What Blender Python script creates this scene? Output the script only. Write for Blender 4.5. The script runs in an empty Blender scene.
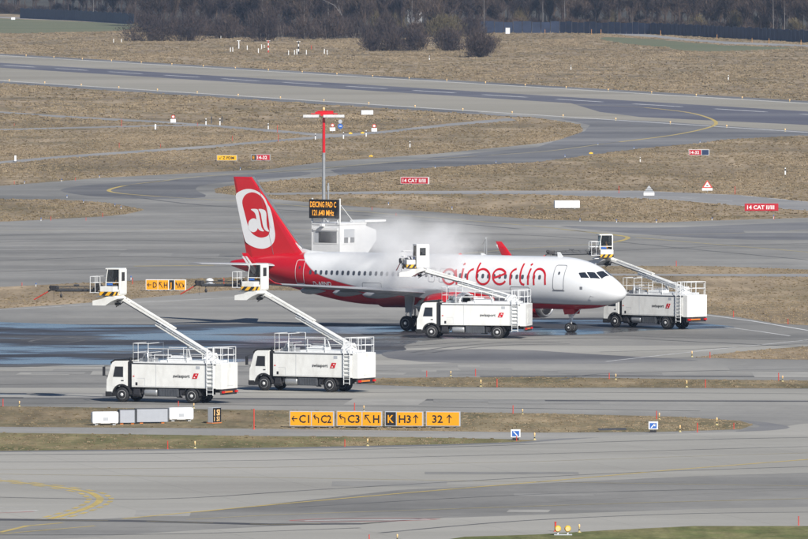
import bpy, bmesh, math, random
from mathutils import Vector, Matrix, noise
from mathutils.geometry import tessellate_polygon
R = math.radians
rnd = random.Random(7)
C = bpy.context.scene.collection
scn = bpy.context.scene

# ------------------------------------------------------------------ camera
CAMH, FPX, W0, H0, YH = 32.5, 10700.0, 808.0, 539.0, -83.0
PITCH = math.atan((H0/2-YH)/FPX)
cd = bpy.data.cameras.new('camera'); cam = bpy.data.objects.new('camera', cd); C.objects.link(cam)
cam.location = (0, 0, CAMH); cam.rotation_euler = (math.pi/2-PITCH, 0, 0)
cd.sensor_width = 36; cd.lens = 36*FPX/W0; cd.clip_start = 1; cd.clip_end = 20000
scn.camera = cam

# ------------------------------------------------------------------ light
SUN_AZ, SUN_EL = 26.0, 36.0          # azimuth to the right of straight behind the camera
w = bpy.data.worlds.new('World'); scn.world = w; w.use_nodes = True
nt = w.node_tree; nt.nodes.clear()
sky = nt.nodes.new('ShaderNodeTexSky'); sky.sky_type = 'NISHITA'; sky.sun_disc = False
sky.sun_elevation = R(SUN_EL)
S = Vector((math.sin(R(SUN_AZ))*math.cos(R(SUN_EL)), -math.cos(R(SUN_AZ))*math.cos(R(SUN_EL)), math.sin(R(SUN_EL))))
sky.sun_rotation = math.atan2(S.x, S.y)
sky.air_density = 0.7; sky.dust_density = 0.0; sky.ozone_density = 3.0; sky.altitude = 400
bg = nt.nodes.new('ShaderNodeBackground'); bg.inputs[1].default_value = 0.065
ow = nt.nodes.new('ShaderNodeOutputWorld')
nt.links.new(sky.outputs[0], bg.inputs[0]); nt.links.new(bg.outputs[0], ow.inputs[0])
sl = bpy.data.lights.new('sun', 'SUN'); sl.energy = 5.0; sl.angle = R(0.5); sl.color = (1, .955, .885)
so = bpy.data.objects.new('sun', sl); C.objects.link(so)
so.rotation_euler = S.to_track_quat('Z', 'Y').to_euler(); so.location = (0, 0, 200)
scn.view_settings.view_transform = 'Standard'; scn.view_settings.look = 'None'
scn.view_settings.exposure = 0.31; scn.view_settings.gamma = 1.0
scn.view_settings.use_curve_mapping = False
scn.cycles.use_denoising = True
scn.cycles.max_bounces = 6; scn.cycles.transparent_max_bounces = 16; scn.cycles.volume_bounces = 4

# ------------------------------------------------------------------ helpers
def G(px, py, z=0.0):
    """ground point that the photograph shows at px, py (measured on the photo)"""
    x = (px-W0/2)/FPX; v = -(py-H0/2)/FPX
    dy = math.cos(PITCH)+v*math.sin(PITCH); dz = -math.sin(PITCH)+v*math.cos(PITCH)
    t = (z-CAMH)/dz
    return Vector((x*t, dy*t, z))
def PXM(py): return (py-YH)/CAMH       # photo pixels per metre for things standing on the ground row py

class MB:
    def __init__(s): s.v = []; s.f = []; s.sm = []
    def add(s, vs, fs, smooth=False, M=None):
        o = len(s.v)
        s.v += [tuple(M @ Vector(p)) if M else tuple(p) for p in vs]
        for f in fs: s.f.append([i+o for i in f]); s.sm.append(smooth)
        return s
    def box(s, x0, x1, y0, y1, z0, z1, M=None, c=0.0):
        if c:
            c = min(c, (x1-x0)*.45, (y1-y0)*.45, (z1-z0)*.45)
            vs = []; 
            bm = bmesh.new(); bmesh.ops.create_cube(bm, size=1)
            for v in bm.verts: v.co = Vector(((x0+x1)/2+v.co.x*(x1-x0), (y0+y1)/2+v.co.y*(y1-y0), (z0+z1)/2+v.co.z*(z1-z0)))
            bmesh.ops.bevel(bm, geom=list(bm.edges), offset=c, segments=2, affect='EDGES', profile=.6)
            bm.verts.index_update()
            s.add([v.co.copy() for v in bm.verts], [[v.index for v in f.verts] for f in bm.faces], False, M); bm.free()
            return s
        vs = [(x, y, z) for x in (x0, x1) for y in (y0, y1) for z in (z0, z1)]
        return s.add(vs, [(0,1,3,2),(4,6,7,5),(0,4,5,1),(2,3,7,6),(0,2,6,4),(1,5,7,3)], False, M)
    def tube(s, pts, r, n=8, M=None, r2=None, cap=True):
        pts = [Vector(p) for p in pts]; rings = []
        for i, p in enumerate(pts):
            d = (pts[min(i+1, len(pts)-1)]-pts[max(i-1, 0)]).normalized()
            a = d.orthogonal().normalized() if abs(d.z) > .95 else d.cross(Vector((0,0,1))).normalized()
            b = d.cross(a).normalized()
            rr = r if r2 is None else r+(r2-r)*i/(len(pts)-1)
            rings.append([p+a*rr*math.cos(2*math.pi*k/n)+b*rr*math.sin(2*math.pi*k/n) for k in range(n)])
        vs = [q for g in rings for q in g]; fs = []
        for i in range(len(pts)-1):
            for k in range(n): fs.append((i*n+k, i*n+(k+1)%n, (i+1)*n+(k+1)%n, (i+1)*n+k))
        s.add(vs, fs, n > 4, M)
        if cap: s.add(rings[0], [list(range(n))[::-1]], False, M); s.add(rings[-1], [list(range(n))], False, M)
        return s
    def lathe(s, prof, n=24, axis='z', M=None, o=(0,0,0), cap=True):
        vs = []; fs = []
        for (r, h) in prof:
            for k in range(n):
                a = 2*math.pi*k/n; c, d = r*math.cos(a), r*math.sin(a)
                p = {'z': (c, d, h), 'y': (c, h, d), 'x': (h, c, d)}[axis]
                vs.append((p[0]+o[0], p[1]+o[1], p[2]+o[2]))
        for i in range(len(prof)-1):
            for k in range(n): fs.append((i*n+k, i*n+(k+1)%n, (i+1)*n+(k+1)%n, (i+1)*n+k))
        s.add(vs, fs, True, M)
        if not cap: return s
        if prof[0][0] > 1e-4: s.add(vs[:n], [list(range(n))[::-1]], False, M)
        if prof[-1][0] > 1e-4: s.add(vs[-n:], [list(range(n))], False, M)
        return s
    def prism(s, poly, y0, y1, M=None, plane='xz'):
        n = len(poly)
        def P(a, b, h): return {'xz': (a, h, b), 'xy': (a, b, h), 'yz': (h, a, b)}[plane]
        vs = [P(a, b, y0) for a, b in poly]+[P(a, b, y1) for a, b in poly]
        tri = tessellate_polygon([[Vector((a, b, 0)) for a, b in poly]])
        fs = [tuple(t) for t in tri]+[tuple(i+n for i in t)[::-1] for t in tri]
        fs += [(i, (i+1) % n, (i+1) % n+n, i+n) for i in range(n)]
        return s.add(vs, fs, False, M)
    def build(s, name, m, parent=None, loc=None, rot=None):
        me = bpy.data.meshes.new(name); me.from_pydata(s.v, [], s.f)
        me.polygons.foreach_set('use_smooth', s.sm)
        me.materials.append(m)
        bm = bmesh.new(); bm.from_mesh(me); bmesh.ops.recalc_face_normals(bm, faces=bm.faces); bm.to_mesh(me); bm.free()
        me.update()
        o = bpy.data.objects.new(name, me); C.objects.link(o)
        if parent: o.parent = parent
        if loc: o.location = loc
        if rot: o.rotation_euler = rot
        return o
def tag(o, label=None, cat=None, group=None, kind=None):
    if label: o['label'] = label
    if cat: o['category'] = cat
    if group: o['group'] = group
    if kind: o['kind'] = kind
    return o
def thing(name, label, cat, loc, rz=0, group=None):
    o = bpy.data.objects.new(name, None); C.objects.link(o); o.empty_display_size = .3
    o.location = loc; o.rotation_euler = (0, 0, rz)
    return tag(o, label, cat, group)
def copy_tree(o, parent=None):
    c = o.copy(); C.objects.link(c); c.parent = parent
    for ch in list(o.children): copy_tree(ch, c)
    return c

# ------------------------------------------------------------------ materials
def N(t, typ, **kw):
    n = t.nodes.new(typ)
    for k, v in kw.items(): setattr(n, k, v)
    return n
def mat(name, col, rough=.5, metal=0., var=.08, scale=3., emit=None, coat=0., spec=.5, bump=0., dirt=None):
    m = bpy.data.materials.new(name); m.use_nodes = True; t = m.node_tree; b = t.nodes['Principled BSDF']
    b.inputs['Roughness'].default_value = rough; b.inputs['Metallic'].default_value = metal
    b.inputs['Coat Weight'].default_value = coat; b.inputs['Specular IOR Level'].default_value = spec
    tc = N(t, 'ShaderNodeTexCoord'); no = N(t, 'ShaderNodeTexNoise'); no.inputs['Scale'].default_value = scale
    no.inputs['Detail'].default_value = 6; no.inputs['Roughness'].default_value = .6
    t.links.new(tc.outputs['Object'], no.inputs['Vector'])
    mp = N(t, 'ShaderNodeMapRange'); mp.inputs['From Min'].default_value = .3; mp.inputs['From Max'].default_value = .7
    mp.inputs['To Min'].default_value = 1-var; mp.inputs['To Max'].default_value = 1+var*.5
    t.links.new(no.outputs['Fac'], mp.inputs['Value'])
    mx = N(t, 'ShaderNodeMix', data_type='RGBA', blend_type='MULTIPLY'); mx.inputs[0].default_value = 1
    mx.inputs[6].default_value = (*col, 1); t.links.new(mp.outputs[0], mx.inputs[7])
    out = mx.outputs[2]
    if dirt:
        n2 = N(t, 'ShaderNodeTexNoise'); n2.inputs['Scale'].default_value = dirt[1]; n2.inputs['Detail'].default_value = 8
        mpp = N(t, 'ShaderNodeMapping'); mpp.inputs['Scale'].default_value = (1, 1, .35)
        t.links.new(tc.outputs['Object'], mpp.inputs[0]); t.links.new(mpp.outputs[0], n2.inputs['Vector'])
        m2 = N(t, 'ShaderNodeMapRange'); m2.inputs['From Min'].default_value = .5; m2.inputs['From Max'].default_value = .75
        m2.inputs['To Max'].default_value = dirt[2]
        t.links.new(n2.outputs['Fac'], m2.inputs['Value'])
        x2 = N(t, 'ShaderNodeMix', data_type='RGBA'); t.links.new(m2.outputs[0], x2.inputs[0])
        t.links.new(out, x2.inputs[6]); x2.inputs[7].default_value = (*dirt[0], 1); out = x2.outputs[2]
    t.links.new(out, b.inputs['Base Color'])
    if emit:
        b.inputs['Emission Color'].default_value = (*emit[0], 1); b.inputs['Emission Strength'].default_value = emit[1]
    if bump:
        bp = N(t, 'ShaderNodeBump'); bp.inputs['Strength'].default_value = bump
        t.links.new(no.outputs['Fac'], bp.inputs['Height']); t.links.new(bp.outputs[0], b.inputs['Normal'])
    return m
WHITE = mat('white_paint', (.80, .80, .77), .35, var=.06, coat=.3, dirt=((.42,.39,.34), 1.6, .38))
WHITE2 = mat('white_rail_paint', (.74, .75, .75), .4, var=.05)
DARK = mat('black_rubber', (.018, .018, .02), .75, var=.3)
CHASSIS = mat('dark_chassis', (.03, .03, .035), .6, var=.4, dirt=((.12,.11,.1), 3, .6))
GREYBOX = mat('dark_grey_box', (.07, .075, .085), .55, var=.25)
STEEL = mat('galvanised_steel', (.42, .43, .44), .45, .6, var=.15)
RIM = mat('wheel_rim', (.62, .62, .62), .4, .0, var=.2)
TINT = mat('tinted_glass', (.02, .025, .035), .06, var=.1, spec=.8)
RED = mat('red_paint', (.56, .007, .016), .3, var=.05, coat=.5)
REDSIGN = mat('red_sign', (.42, .008, .02), .5, var=.06)
MARKRED = mat('red_stake', (.6, .05, .03), .6, var=.1)
BLACK = mat('black_paint', (.015, .015, .018), .5, var=.1)
YEL = mat('yellow_sign', (.78, .33, .004), .5, var=.05)
YEL2 = mat('yellow_sign_pale', (.8, .45, .015), .5, var=.05)
YELL = mat('yellow_paint', (.85, .5, .03), .5, var=.08)
BLUE = mat('blue_sign', (.03, .12, .42), .45, var=.05)
GREYP = mat('grey_panel', (.42, .44, .47), .5, var=.08)
SILVER = mat('bare_metal', (.72, .72, .72), .28, .85, var=.08)
WINGG = mat('wing_grey', (.34, .35, .37), .35, .1, var=.08, scale=.8)
ORANGEV = mat('hi_vis_orange', (.85, .42, .03), .7, var=.1)
SKIN = mat('skin', (.5, .3, .2), .6, var=.05)
LED = mat('led_amber', (.2, .08, .01), .5, emit=((1, .42, .04), 1.0))
REFL = mat('orange_reflector', (.7, .2, .03), .3, var=.03)
REDL = mat('red_lens', (.6, .01, .01), .2, var=.03)
LAMP = mat('amber_lens', (.85, .55, .25), .3, var=.03)
CLOTH = mat('dark_cloth', (.04, .05, .09), .8, var=.2)

def ground_mat(name, cols, scale, rough=.85, streak=1.0, speck=.12, fine=1.4, edge=None, spec=.3, joints=0, grain=None):
    """three-tone surface in world metres; streak > 1 stretches the patches along x"""
    m = bpy.data.materials.new(name); m.use_nodes = True; t = m.node_tree; b = t.nodes['Principled BSDF']
    b.inputs['Roughness'].default_value = rough; b.inputs['Specular IOR Level'].default_value = spec
    ge = N(t, 'ShaderNodeNewGeometry'); mp = N(t, 'ShaderNodeMapping'); mp.inputs['Scale'].default_value = (1/streak, 1, 1)
    t.links.new(ge.outputs['Position'], mp.inputs[0])
    n1 = N(t, 'ShaderNodeTexNoise'); n1.inputs['Scale'].default_value = scale; n1.inputs['Detail'].default_value = 10
    n1.inputs['Roughness'].default_value = .62; n1.inputs['Distortion'].default_value = .4
    t.links.new(mp.outputs[0], n1.inputs['Vector'])
    cr = N(t, 'ShaderNodeValToRGB'); e = cr.color_ramp.elements
    e[0].position = .36; e[0].color = (*cols[0], 1); e[1].position = .66; e[1].color = (*cols[2], 1)
    k = e.new(.5); k.color = (*cols[1], 1)
    t.links.new(n1.outputs['Fac'], cr.inputs[0])
    n2 = N(t, 'ShaderNodeTexNoise'); n2.inputs['Scale'].default_value = fine; n2.inputs['Detail'].default_value = 8
    n2.inputs['Roughness'].default_value = .8
    t.links.new(ge.outputs['Position'], n2.inputs['Vector'])
    r2 = N(t, 'ShaderNodeMapRange'); r2.inputs['From Min'].default_value = .3; r2.inputs['From Max'].default_value = .7
    r2.inputs['To Min'].default_value = 1-speck; r2.inputs['To Max'].default_value = 1+speck
    t.links.new(n2.outputs['Fac'], r2.inputs['Value'])
    mx = N(t, 'ShaderNodeMix', data_type='RGBA', blend_type='MULTIPLY'); mx.inputs[0].default_value = 1
    t.links.new(cr.outputs[0], mx.inputs[6]); t.links.new(r2.outputs[0], mx.inputs[7])
    out = mx.outputs[2]
    if grain:      # clumps: a second, coarser layer of light and dark patches, longer along y
        mg = N(t, 'ShaderNodeMapping'); mg.inputs['Scale'].default_value = (1, grain[1], 1); t.links.new(ge.outputs['Position'], mg.inputs[0])
        n5 = N(t, 'ShaderNodeTexNoise'); n5.inputs['Scale'].default_value = grain[0]; n5.inputs['Detail'].default_value = 5; n5.inputs['Roughness'].default_value = .7
        t.links.new(mg.outputs[0], n5.inputs['Vector'])
        r5 = N(t, 'ShaderNodeMapRange'); r5.inputs['From Min'].default_value = .32; r5.inputs['From Max'].default_value = .68
        r5.inputs['To Min'].default_value = 1-speck*.9; r5.inputs['To Max'].default_value = 1+speck*.7
        t.links.new(n5.outputs['Fac'], r5.inputs['Value'])
        x5 = N(t, 'ShaderNodeMix', data_type='RGBA', blend_type='MULTIPLY'); x5.inputs[0].default_value = 1
        n6 = N(t, 'ShaderNodeTexNoise'); n6.inputs['Scale'].default_value = .014; n6.inputs['Detail'].default_value = 3; t.links.new(ge.outputs['Position'], n6.inputs['Vector'])
        r6 = N(t, 'ShaderNodeMapRange'); r6.inputs['From Min'].default_value = .35; r6.inputs['From Max'].default_value = .65; r6.inputs['To Min'].default_value = .80; r6.inputs['To Max'].default_value = 1.14
        t.links.new(n6.outputs['Fac'], r6.inputs['Value']); x6 = N(t, 'ShaderNodeMix', data_type='RGBA', blend_type='MULTIPLY'); x6.inputs[0].default_value = 1
        t.links.new(out, x6.inputs[6]); t.links.new(r6.outputs[0], x6.inputs[7]); out = x6.outputs[2]
        t.links.new(out, x5.inputs[6]); t.links.new(r5.outputs[0], x5.inputs[7]); out = x5.outputs[2]
    if joints:
        bk = N(t, 'ShaderNodeTexBrick'); bk.inputs['Scale'].default_value = 1; bk.offset = 0
        bk.inputs['Brick Width'].default_value = joints; bk.inputs['Row Height'].default_value = joints
        bk.inputs['Mortar Size'].default_value = .06; bk.inputs['Mortar Smooth'].default_value = .3
        bk.inputs['Color1'].default_value = (1,1,1,1); bk.inputs['Color2'].default_value = (.93,.93,.94,1); bk.inputs['Mortar'].default_value = (.55,.55,.55,1)
        mj = N(t, 'ShaderNodeMapping'); mj.inputs['Rotation'].default_value = (0, 0, R(-14))
        t.links.new(ge.outputs['Position'], mj.inputs[0]); t.links.new(mj.outputs[0], bk.inputs['Vector'])
        m3 = N(t, 'ShaderNodeMix', data_type='RGBA', blend_type='MULTIPLY'); m3.inputs[0].default_value = .3
        t.links.new(out, m3.inputs[6]); t.links.new(bk.outputs[0], m3.inputs[7]); out = m3.outputs[2]
    t.links.new(out, b.inputs['Base Color'])
    return m, t, b, n1
GRASS, *_ = ground_mat('dry_grass', ((.185,.152,.095), (.275,.217,.146), (.37,.29,.20)), .04, .95, .5, .3, 1.1, spec=.1, grain=(.35, .05))
GRASSG, *_ = ground_mat('green_grass', ((.125,.125,.058), (.18,.16,.08), (.26,.205,.12)), .12, .95, .8, .35, 1.6, spec=.1, grain=(.5, .1))
GRASSL, *_ = ground_mat('lawn_grass', ((.10,.12,.045), (.14,.145,.06), (.20,.18,.09)), .2, .95, .8, .35, 2.5, spec=.1, grain=(.8, .15))
GRASSN, *_ = ground_mat('verge_grass', ((.15,.132,.078), (.215,.175,.108), (.30,.235,.15)), .1, .95, .6, .35, 2.0, spec=.1, grain=(.6, .1))
GRASSF, *_ = ground_mat('field_green', ((.13,.15,.09), (.15,.16,.10), (.19,.18,.115)), .02, .95, 2., .1, .5, spec=.1)
CONC, *_ = ground_mat('concrete', ((.29,.278,.25), (.345,.333,.30), (.395,.38,.345)), .05, .75, 3, .07, 2.5, joints=7.5)
CONC2, *_ = ground_mat('taxi_concrete', ((.20,.195,.183), (.255,.247,.23), (.31,.30,.277)), .06, .75, 3, .09, 1.6, grain=(.3, .3))
ASPH, *_ = ground_mat('asphalt', ((.13,.13,.138), (.175,.174,.178), (.23,.225,.22)), .05, .8, 3, .1, 2.5, grain=(.3, .3))
RWYC, *_ = ground_mat('runway_concrete', ((.26,.24,.20), (.30,.28,.235), (.335,.31,.265)), .02, .8, 4, .05, 1.0)
RUBB, *_ = ground_mat('rubber_marks', ((.10,.10,.125), (.125,.125,.15), (.165,.165,.18)), .03, .75, 5, .15, 2.0)
PATH, *_ = ground_mat('path_asphalt', ((.22,.22,.225), (.27,.265,.26), (.33,.32,.31)), .05, .85, 3, .1, 2.0)
PAINTY, *_ = ground_mat('yellow_marking', ((.40,.32,.13), (.50,.38,.12), (.58,.43,.12)), .5, .6, 1, .2, 3.0)
PAINTYD, *_ = ground_mat('faded_yellow_marking', ((.33,.29,.18), (.40,.335,.17), (.46,.375,.16)), .5, .6, 1, .2, 3.0)
PAINTW, *_ = ground_mat('white_marking', ((.5,.5,.49), (.66,.66,.65), (.75,.75,.74)), .5, .6, 1, .15, 3.0)
PAINTR, *_ = ground_mat('red_marking', ((.45,.16,.15), (.52,.13,.12), (.55,.2,.18)), .5, .6, 1, .2, 3.0)
SEAM, *_ = ground_mat('dark_seam', ((.05,.05,.055), (.085,.085,.09), (.13,.125,.12)), .3, .8, 4, .2, 2.0)
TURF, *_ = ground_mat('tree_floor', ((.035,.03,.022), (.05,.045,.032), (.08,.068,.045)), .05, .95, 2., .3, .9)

# wet, patchy pavement: standing de-icing fluid that mirrors the sky between damp streaks
def wet_mat():
    m, t, b, n1 = ground_mat('wet_pavement', ((.035,.035,.042), (.06,.06,.065), (.12,.118,.115)), .06, .8, 2, .1, 2.5)
    ge = N(t, 'ShaderNodeNewGeometry'); mp = N(t, 'ShaderNodeMapping'); mp.inputs['Scale'].default_value = (.5, 1.0, 1)
    t.links.new(ge.outputs['Position'], mp.inputs[0])
    no = N(t, 'ShaderNodeTexNoise'); no.inputs['Scale'].default_value = .085; no.inputs['Detail'].default_value = 7; no.inputs['Roughness'].default_value = .6
    t.links.new(mp.outputs[0], no.inputs['Vector'])
    r = N(t, 'ShaderNodeMapRange'); r.inputs['From Min'].default_value = .445; r.inputs['From Max'].default_value = .54
    r.inputs['To Min'].default_value = .75; r.inputs['To Max'].default_value = .21
    t.links.new(no.outputs['Fac'], r.inputs['Value']); t.links.new(r.outputs[0], b.inputs['Roughness'])
    r3 = N(t, 'ShaderNodeMapRange'); r3.inputs['From Min'].default_value = .46; r3.inputs['From Max'].default_value = .56
    r3.inputs['To Min'].default_value = .25; r3.inputs['To Max'].default_value = .9
    t.links.new(no.outputs['Fac'], r3.inputs['Value']); t.links.new(r3.outputs[0], b.inputs['Specular IOR Level'])
    n3 = N(t, 'ShaderNodeTexNoise'); n3.inputs['Scale'].default_value = 6; n3.inputs['Detail'].default_value = 3
    t.links.new(ge.outputs['Position'], n3.inputs['Vector'])
    bp = N(t, 'ShaderNodeBump'); bp.inputs['Strength'].default_value = .25; bp.inputs['Distance'].default_value = .02
    t.links.new(n3.outputs['Fac'], bp.inputs['Height']); t.links.new(bp.outputs[0], b.inputs['Normal'])
    return m
WET = wet_mat()

# ------------------------------------------------------------------ ground
def cr_smooth(pts, closed=True, k=4):
    out = []; n = len(pts)
    rng = range(n) if closed else range(n-1)
    for i in rng:
        p0, p1, p2, p3 = [pts[j % n] if closed else pts[max(0, min(n-1, j))] for j in (i-1, i, i+1, i+2)]
        for s in range(k):
            u = s/k
            out.append(tuple(.5*((2*p1[a])+(-p0[a]+p2[a])*u+(2*p0[a]-5*p1[a]+4*p2[a]-p3[a])*u*u+(-p0[a]+3*p1[a]-3*p2[a]+p3[a])*u**3) for a in (0, 1)))
    if not closed: out.append(tuple(pts[-1]))
    return out
REG = []       # what lies where, for the grass tufts
ZS = .13      # sheets lie a few millimetres above each other
def poly(name, pts, z, m, kind='structure', rough_edge=0, k=0):
    """a flat sheet whose outline was measured on the photo and laid out on the ground"""
    if k: pts = cr_smooth(pts, True, k)
    w = [G(*p) for p in pts]
    if rough_edge:
        q = []
        for a, b in zip(w, w[1:]+w[:1]):
            n = max(1, int((b-a).length/6)); n = min(n, 60)
            for i in range(n):
                p = a.lerp(b, i/n); nn = noise.noise_vector(p*.11)
                q.append(Vector((p.x+nn.x*rough_edge, p.y+nn.y*rough_edge*2.0, 0)))
        w = q
    REG.append((z, 'grass' in name, [(p.x, p.y) for p in w], m.name))
    tri = tessellate_polygon([[Vector((p.x, p.y, 0)) for p in w]])
    mb = MB(); mb.add([(p.x, p.y, z*ZS) for p in w], [tuple(t) for t in tri])
    me = bpy.data.meshes.new(name); me.from_pydata(mb.v, [], mb.f); me.materials.append(m)
    bm = bmesh.new(); bm.from_mesh(me); bmesh.ops.recalc_face_normals(bm, faces=bm.faces)
    if sum(f.normal.z for f in bm.faces) < 0: bmesh.ops.reverse_faces(bm, faces=bm.faces)
    bm.to_mesh(me); bm.free()
    o = bpy.data.objects.new(name, me); C.objects.link(o); o['kind'] = kind
    return o
def stripes(name, lines, z, m):
    """painted lines: (photo points, width in metres, dash, gap)"""
    mb = MB()
    for pts, wd, *dg in lines:
        w = [G(*p) for p in pts]
        def seg(a, b, pa=None, pb=None):
            d = (b-a); n = Vector((-d.y, d.x, 0)).normalized()*wd/2
            mb.add([a-n, b-n, b+n, a+n], [(0,1,2,3)])
        if dg:
            dash, gap = dg; acc = 0; on = True
            for a, b in zip(w, w[1:]):
                L = (b-a).length; pos = 0
                while pos < L:
                    rem = (dash if on else gap)-acc; st = min(rem, L-pos)
                    if on: seg(a.lerp(b, pos/L), a.lerp(b, (pos+st)/L))
                    pos += st; acc += st
                    if acc >= (dash if on else gap)-1e-6: acc = 0; on = not on
        else:
            ns = []
            for i in range(len(w)):
                d = w[min(i+1, len(w)-1)]-w[max(i-1, 0)]; ns.append(Vector((-d.y, d.x, 0)).normalized()*wd/2)
            vs = [p for q, n in zip(w, ns) for p in (q-n, q+n)]
            mb.add(vs, [(2*i, 2*i+2, 2*i+3, 2*i+1) for i in range(len(w)-1)])
    me = bpy.data.meshes.new(name); me.from_pydata([(a, b, z*ZS) for a, b, c in mb.v], [], mb.f); me.materials.append(m)
    bm = bmesh.new(); bm.from_mesh(me)
    for f in bm.faces:
        if f.normal.z < 0: f.normal_flip()
    bm.to_mesh(me); bm.free()
    o = bpy.data.objects.new(name, me); C.objects.link(o); o['kind'] = 'structure'
    return o
# base terrain to the horizon
g = MB(); g.add([(-2400, -300, 0), (2400, -300, 0), (2400, 5200, 0), (-2400, 5200, 0)], [(0,1,2,3)])
tag(g.build('grass_ground', GRASS), kind='structure')
# runway: photo lines are straight in the world, so lay them out from two measured points
def ext(p, q, a, b):
    """extend the ground line through photo points p, q by a, b metres beyond each"""
    P, Q = G(*p), G(*q); d = (Q-P).normalized()
    return P-d*a, Q+d*b, d
FA, FB, RD = ext((2.7, 55.6), (776.6, 101.6), 900, 700)        # far white edge line
NA, NB, _d = ext((0, 80.6), (808, 132.4), 900, 700)            # near white edge line
RN = Vector((RD.y, -RD.x, 0))                                 # towards the camera
if RN.y > 0: RN = -RN
def strip(name, a0, a1, off0, b0, b1, off1, z, m):
    mb = MB(); v = [a0-RN*off0, a1-RN*off0, b1+RN*off1, b0+RN*off1]; REG.append((z, False, [(p.x, p.y) for p in v], m.name))
    mb.add([(p.x, p.y, z*ZS) for p in v], [(0,1,2,3)])
    o = mb.build(name, m); o['kind'] = 'structure'; return o
strip('runway_shoulder', FA, FB, 7, NA, NB, 8, .02, ASPH)
strip('runway', FA, FB, 1.6, NA, NB, 1.6, .032, RWYC)
M0, M1 = FA.lerp(NA, .42), FB.lerp(NB, .42)
strip('rubber_band', M0, M1, 8, M0, M1, 9, .044, RUBB)

poly('taxiway', [(-80,189),(0,186),(100,178),(200,172.7),(270,169.2),(322,162),(436,153.7),(538,143.6),(570,138),(583,131),(580,124.5),(540,118),(480,113),(470,108),(700,121),(900,131),(900,139),(808,135.2),(725,139.6),(698,143.6),(645,148),(538,162),(429,168),(302,178.7),(240,184),(214,189),(216,193),(250,197),(350,206),(538,219.5),(652,222.8),(705,220.8),(808,217.8),(900,215),(900,271.5),(808,269.6),(705,266),(618,266),(440,270),(270,276),(100,282),(0,287),(-80,291)], .026, CONC2)
poly('turnoff_asphalt', [(585,131),(590,125),(560,119),(600,119),(660,121.5),(740,127),(900,137.5),(900,139),(808,135.2),(725,139.6),(698,143.6),(645,148),(538,162),(429,168),(340,175),(330,170),(436,157),(538,147)], .05, ASPH)
poly('turnoff_asphalt', [(560,100),(640,106),(740,111),(900,120),(900,131),(808,125),(700,120),(640,117),(600,112)], .05, RUBB)
poly('taxiway_asphalt', [(60,190),(100,184),(200,178),(300,172),(300,176),(210,184),(196,190),(205,197),(150,199),(90,196)], .051, ASPH, k=3)
poly('taxiway_asphalt', [(560,226),(650,228),(760,224),(900,220),(900,236),(760,240),(640,234)], .05, ASPH, k=3)
poly('grass_island', [(-80,200.5),(0,199.3),(67,200),(110,203.4),(134,207.5),(139,211),(110,216),(50,219.5),(0,221.8),(-80,224)], .05, GRASS, k=4, rough_edge=.5)
poly('service_road', [(240,193.5),(400,191),(538,190.7),(638,190.7),(738,195),(808,201.7),(900,209),(900,217),(808,210.6),(752,206.8),(672,200),(538,194.4),(400,194),(240,195)], .05, PATH)
poly('service_road', [(-80,107),(0,111.5),(59.5,115.5),(160,121),(215,125),(290,131),(312,133),(336,134.5),(330,137),(290,133.5),(257,131),(215,127),(160,123),(60,117.5),(0,113),(-80,108.5)], .03, PATH)
poly('service_road', [(-80,130),(0,129),(79,127),(160,125),(205,125),(205,126.4),(160,126.4),(79,128.3),(0,130.5),(-80,131.5)], .042, PATH)
poly('service_road', [(-80,168),(0,161.5),(59.5,156),(130,151),(209,145.5),(290,138.5),(320,136),(336,134.2),(383,131),(449.5,123.5),(510,118),(516,120.5),(449.5,126),(383,133.5),(340,137),(290,141),(209,148),(130,153.5),(59.5,158.5),(0,164),(-80,170.5)], .054, PATH)
poly('service_road', [(600,31),(651,34.6),(690,39),(725,41.5),(808,45),(900,49),(900,50.5),(808,46.8),(725,44.2),(690,41),(640,36.5),(600,33)], .03, PATH)
poly('service_road', [(-60,14),(20,17.6),(75,20),(132,23.6),(132,24.6),(75,21),(20,18.8),(-60,15)], .03, PATH)
poly('green_field', [(-60,16.5),(20,19.4),(75,21.4),(130,24.5),(136,27),(120,31),(60,32.5),(0,33.5),(-60,34)], .03, GRASSF, k=3, rough_edge=2)
poly('green_field', [(600,37),(660,40),(720,45),(790,47.5),(780,49.5),(700,51.5),(660,47),(620,43)], .04, GRASSF, k=3, rough_edge=3)

# de-icing pad and the taxiways in front of it
poly('deicing_pad', [(-80,314),(0,308.7),(100,302),(187,294),(234,290),(330,291),(480,299),(600,305),(703,313.7),(738,317),(778,323.7),(808,325.4),(900,332),(900,780),(-80,780)], .02, CONC2, rough_edge=0)
poly('service_road', [(560,273),(651,274),(808,273.8),(900,273.5),(900,276.8),(808,276.8),(651,275.8),(560,275.5)], .03, PATH)
poly('taxi_lane', [(-80,388),(200,388),(370,389),(538,388.4),(900,389.5),(900,400),(538,399.6),(269,398),(-80,397)], .045, CONC)
poly('taxi_lane', [(-80,340),(300,352),(480,346),(700,345.5),(900,344.5),(900,350),(700,357),(480,362),(300,368),(-80,372)], .032, CONC)
poly('dark_seam', [(-80,397),(269,398.2),(538,400),(900,401),(900,402),(538,401.2),(269,399.6),(-80,398.2)], .055, SEAM)
poly('dark_seam', [(480,376),(600,375.5),(900,376.5),(900,377.3),(600,376.5),(480,377)], .055, SEAM)
poly('concrete_apron', [(-80,449),(0,451),(270,448.5),(539,442),(560,437.5),(760,431),(800,424),(900,419),(900,470),(700,476),(400,490),(200,512),(100,520),(-80,517)], .045, CONC)
poly('concrete_apron', [(-80,548),(200,530),(420,519),(700,509),(900,505),(900,780),(-80,780)], .045, CONC)
poly('dark_pavement', [(-80,520.5),(100,519),(270,510),(420,496),(600,484),(760,478),(900,474),(900,485),(700,494),(500,505),(270,524),(-80,533)], .05, CONC2)
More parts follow.
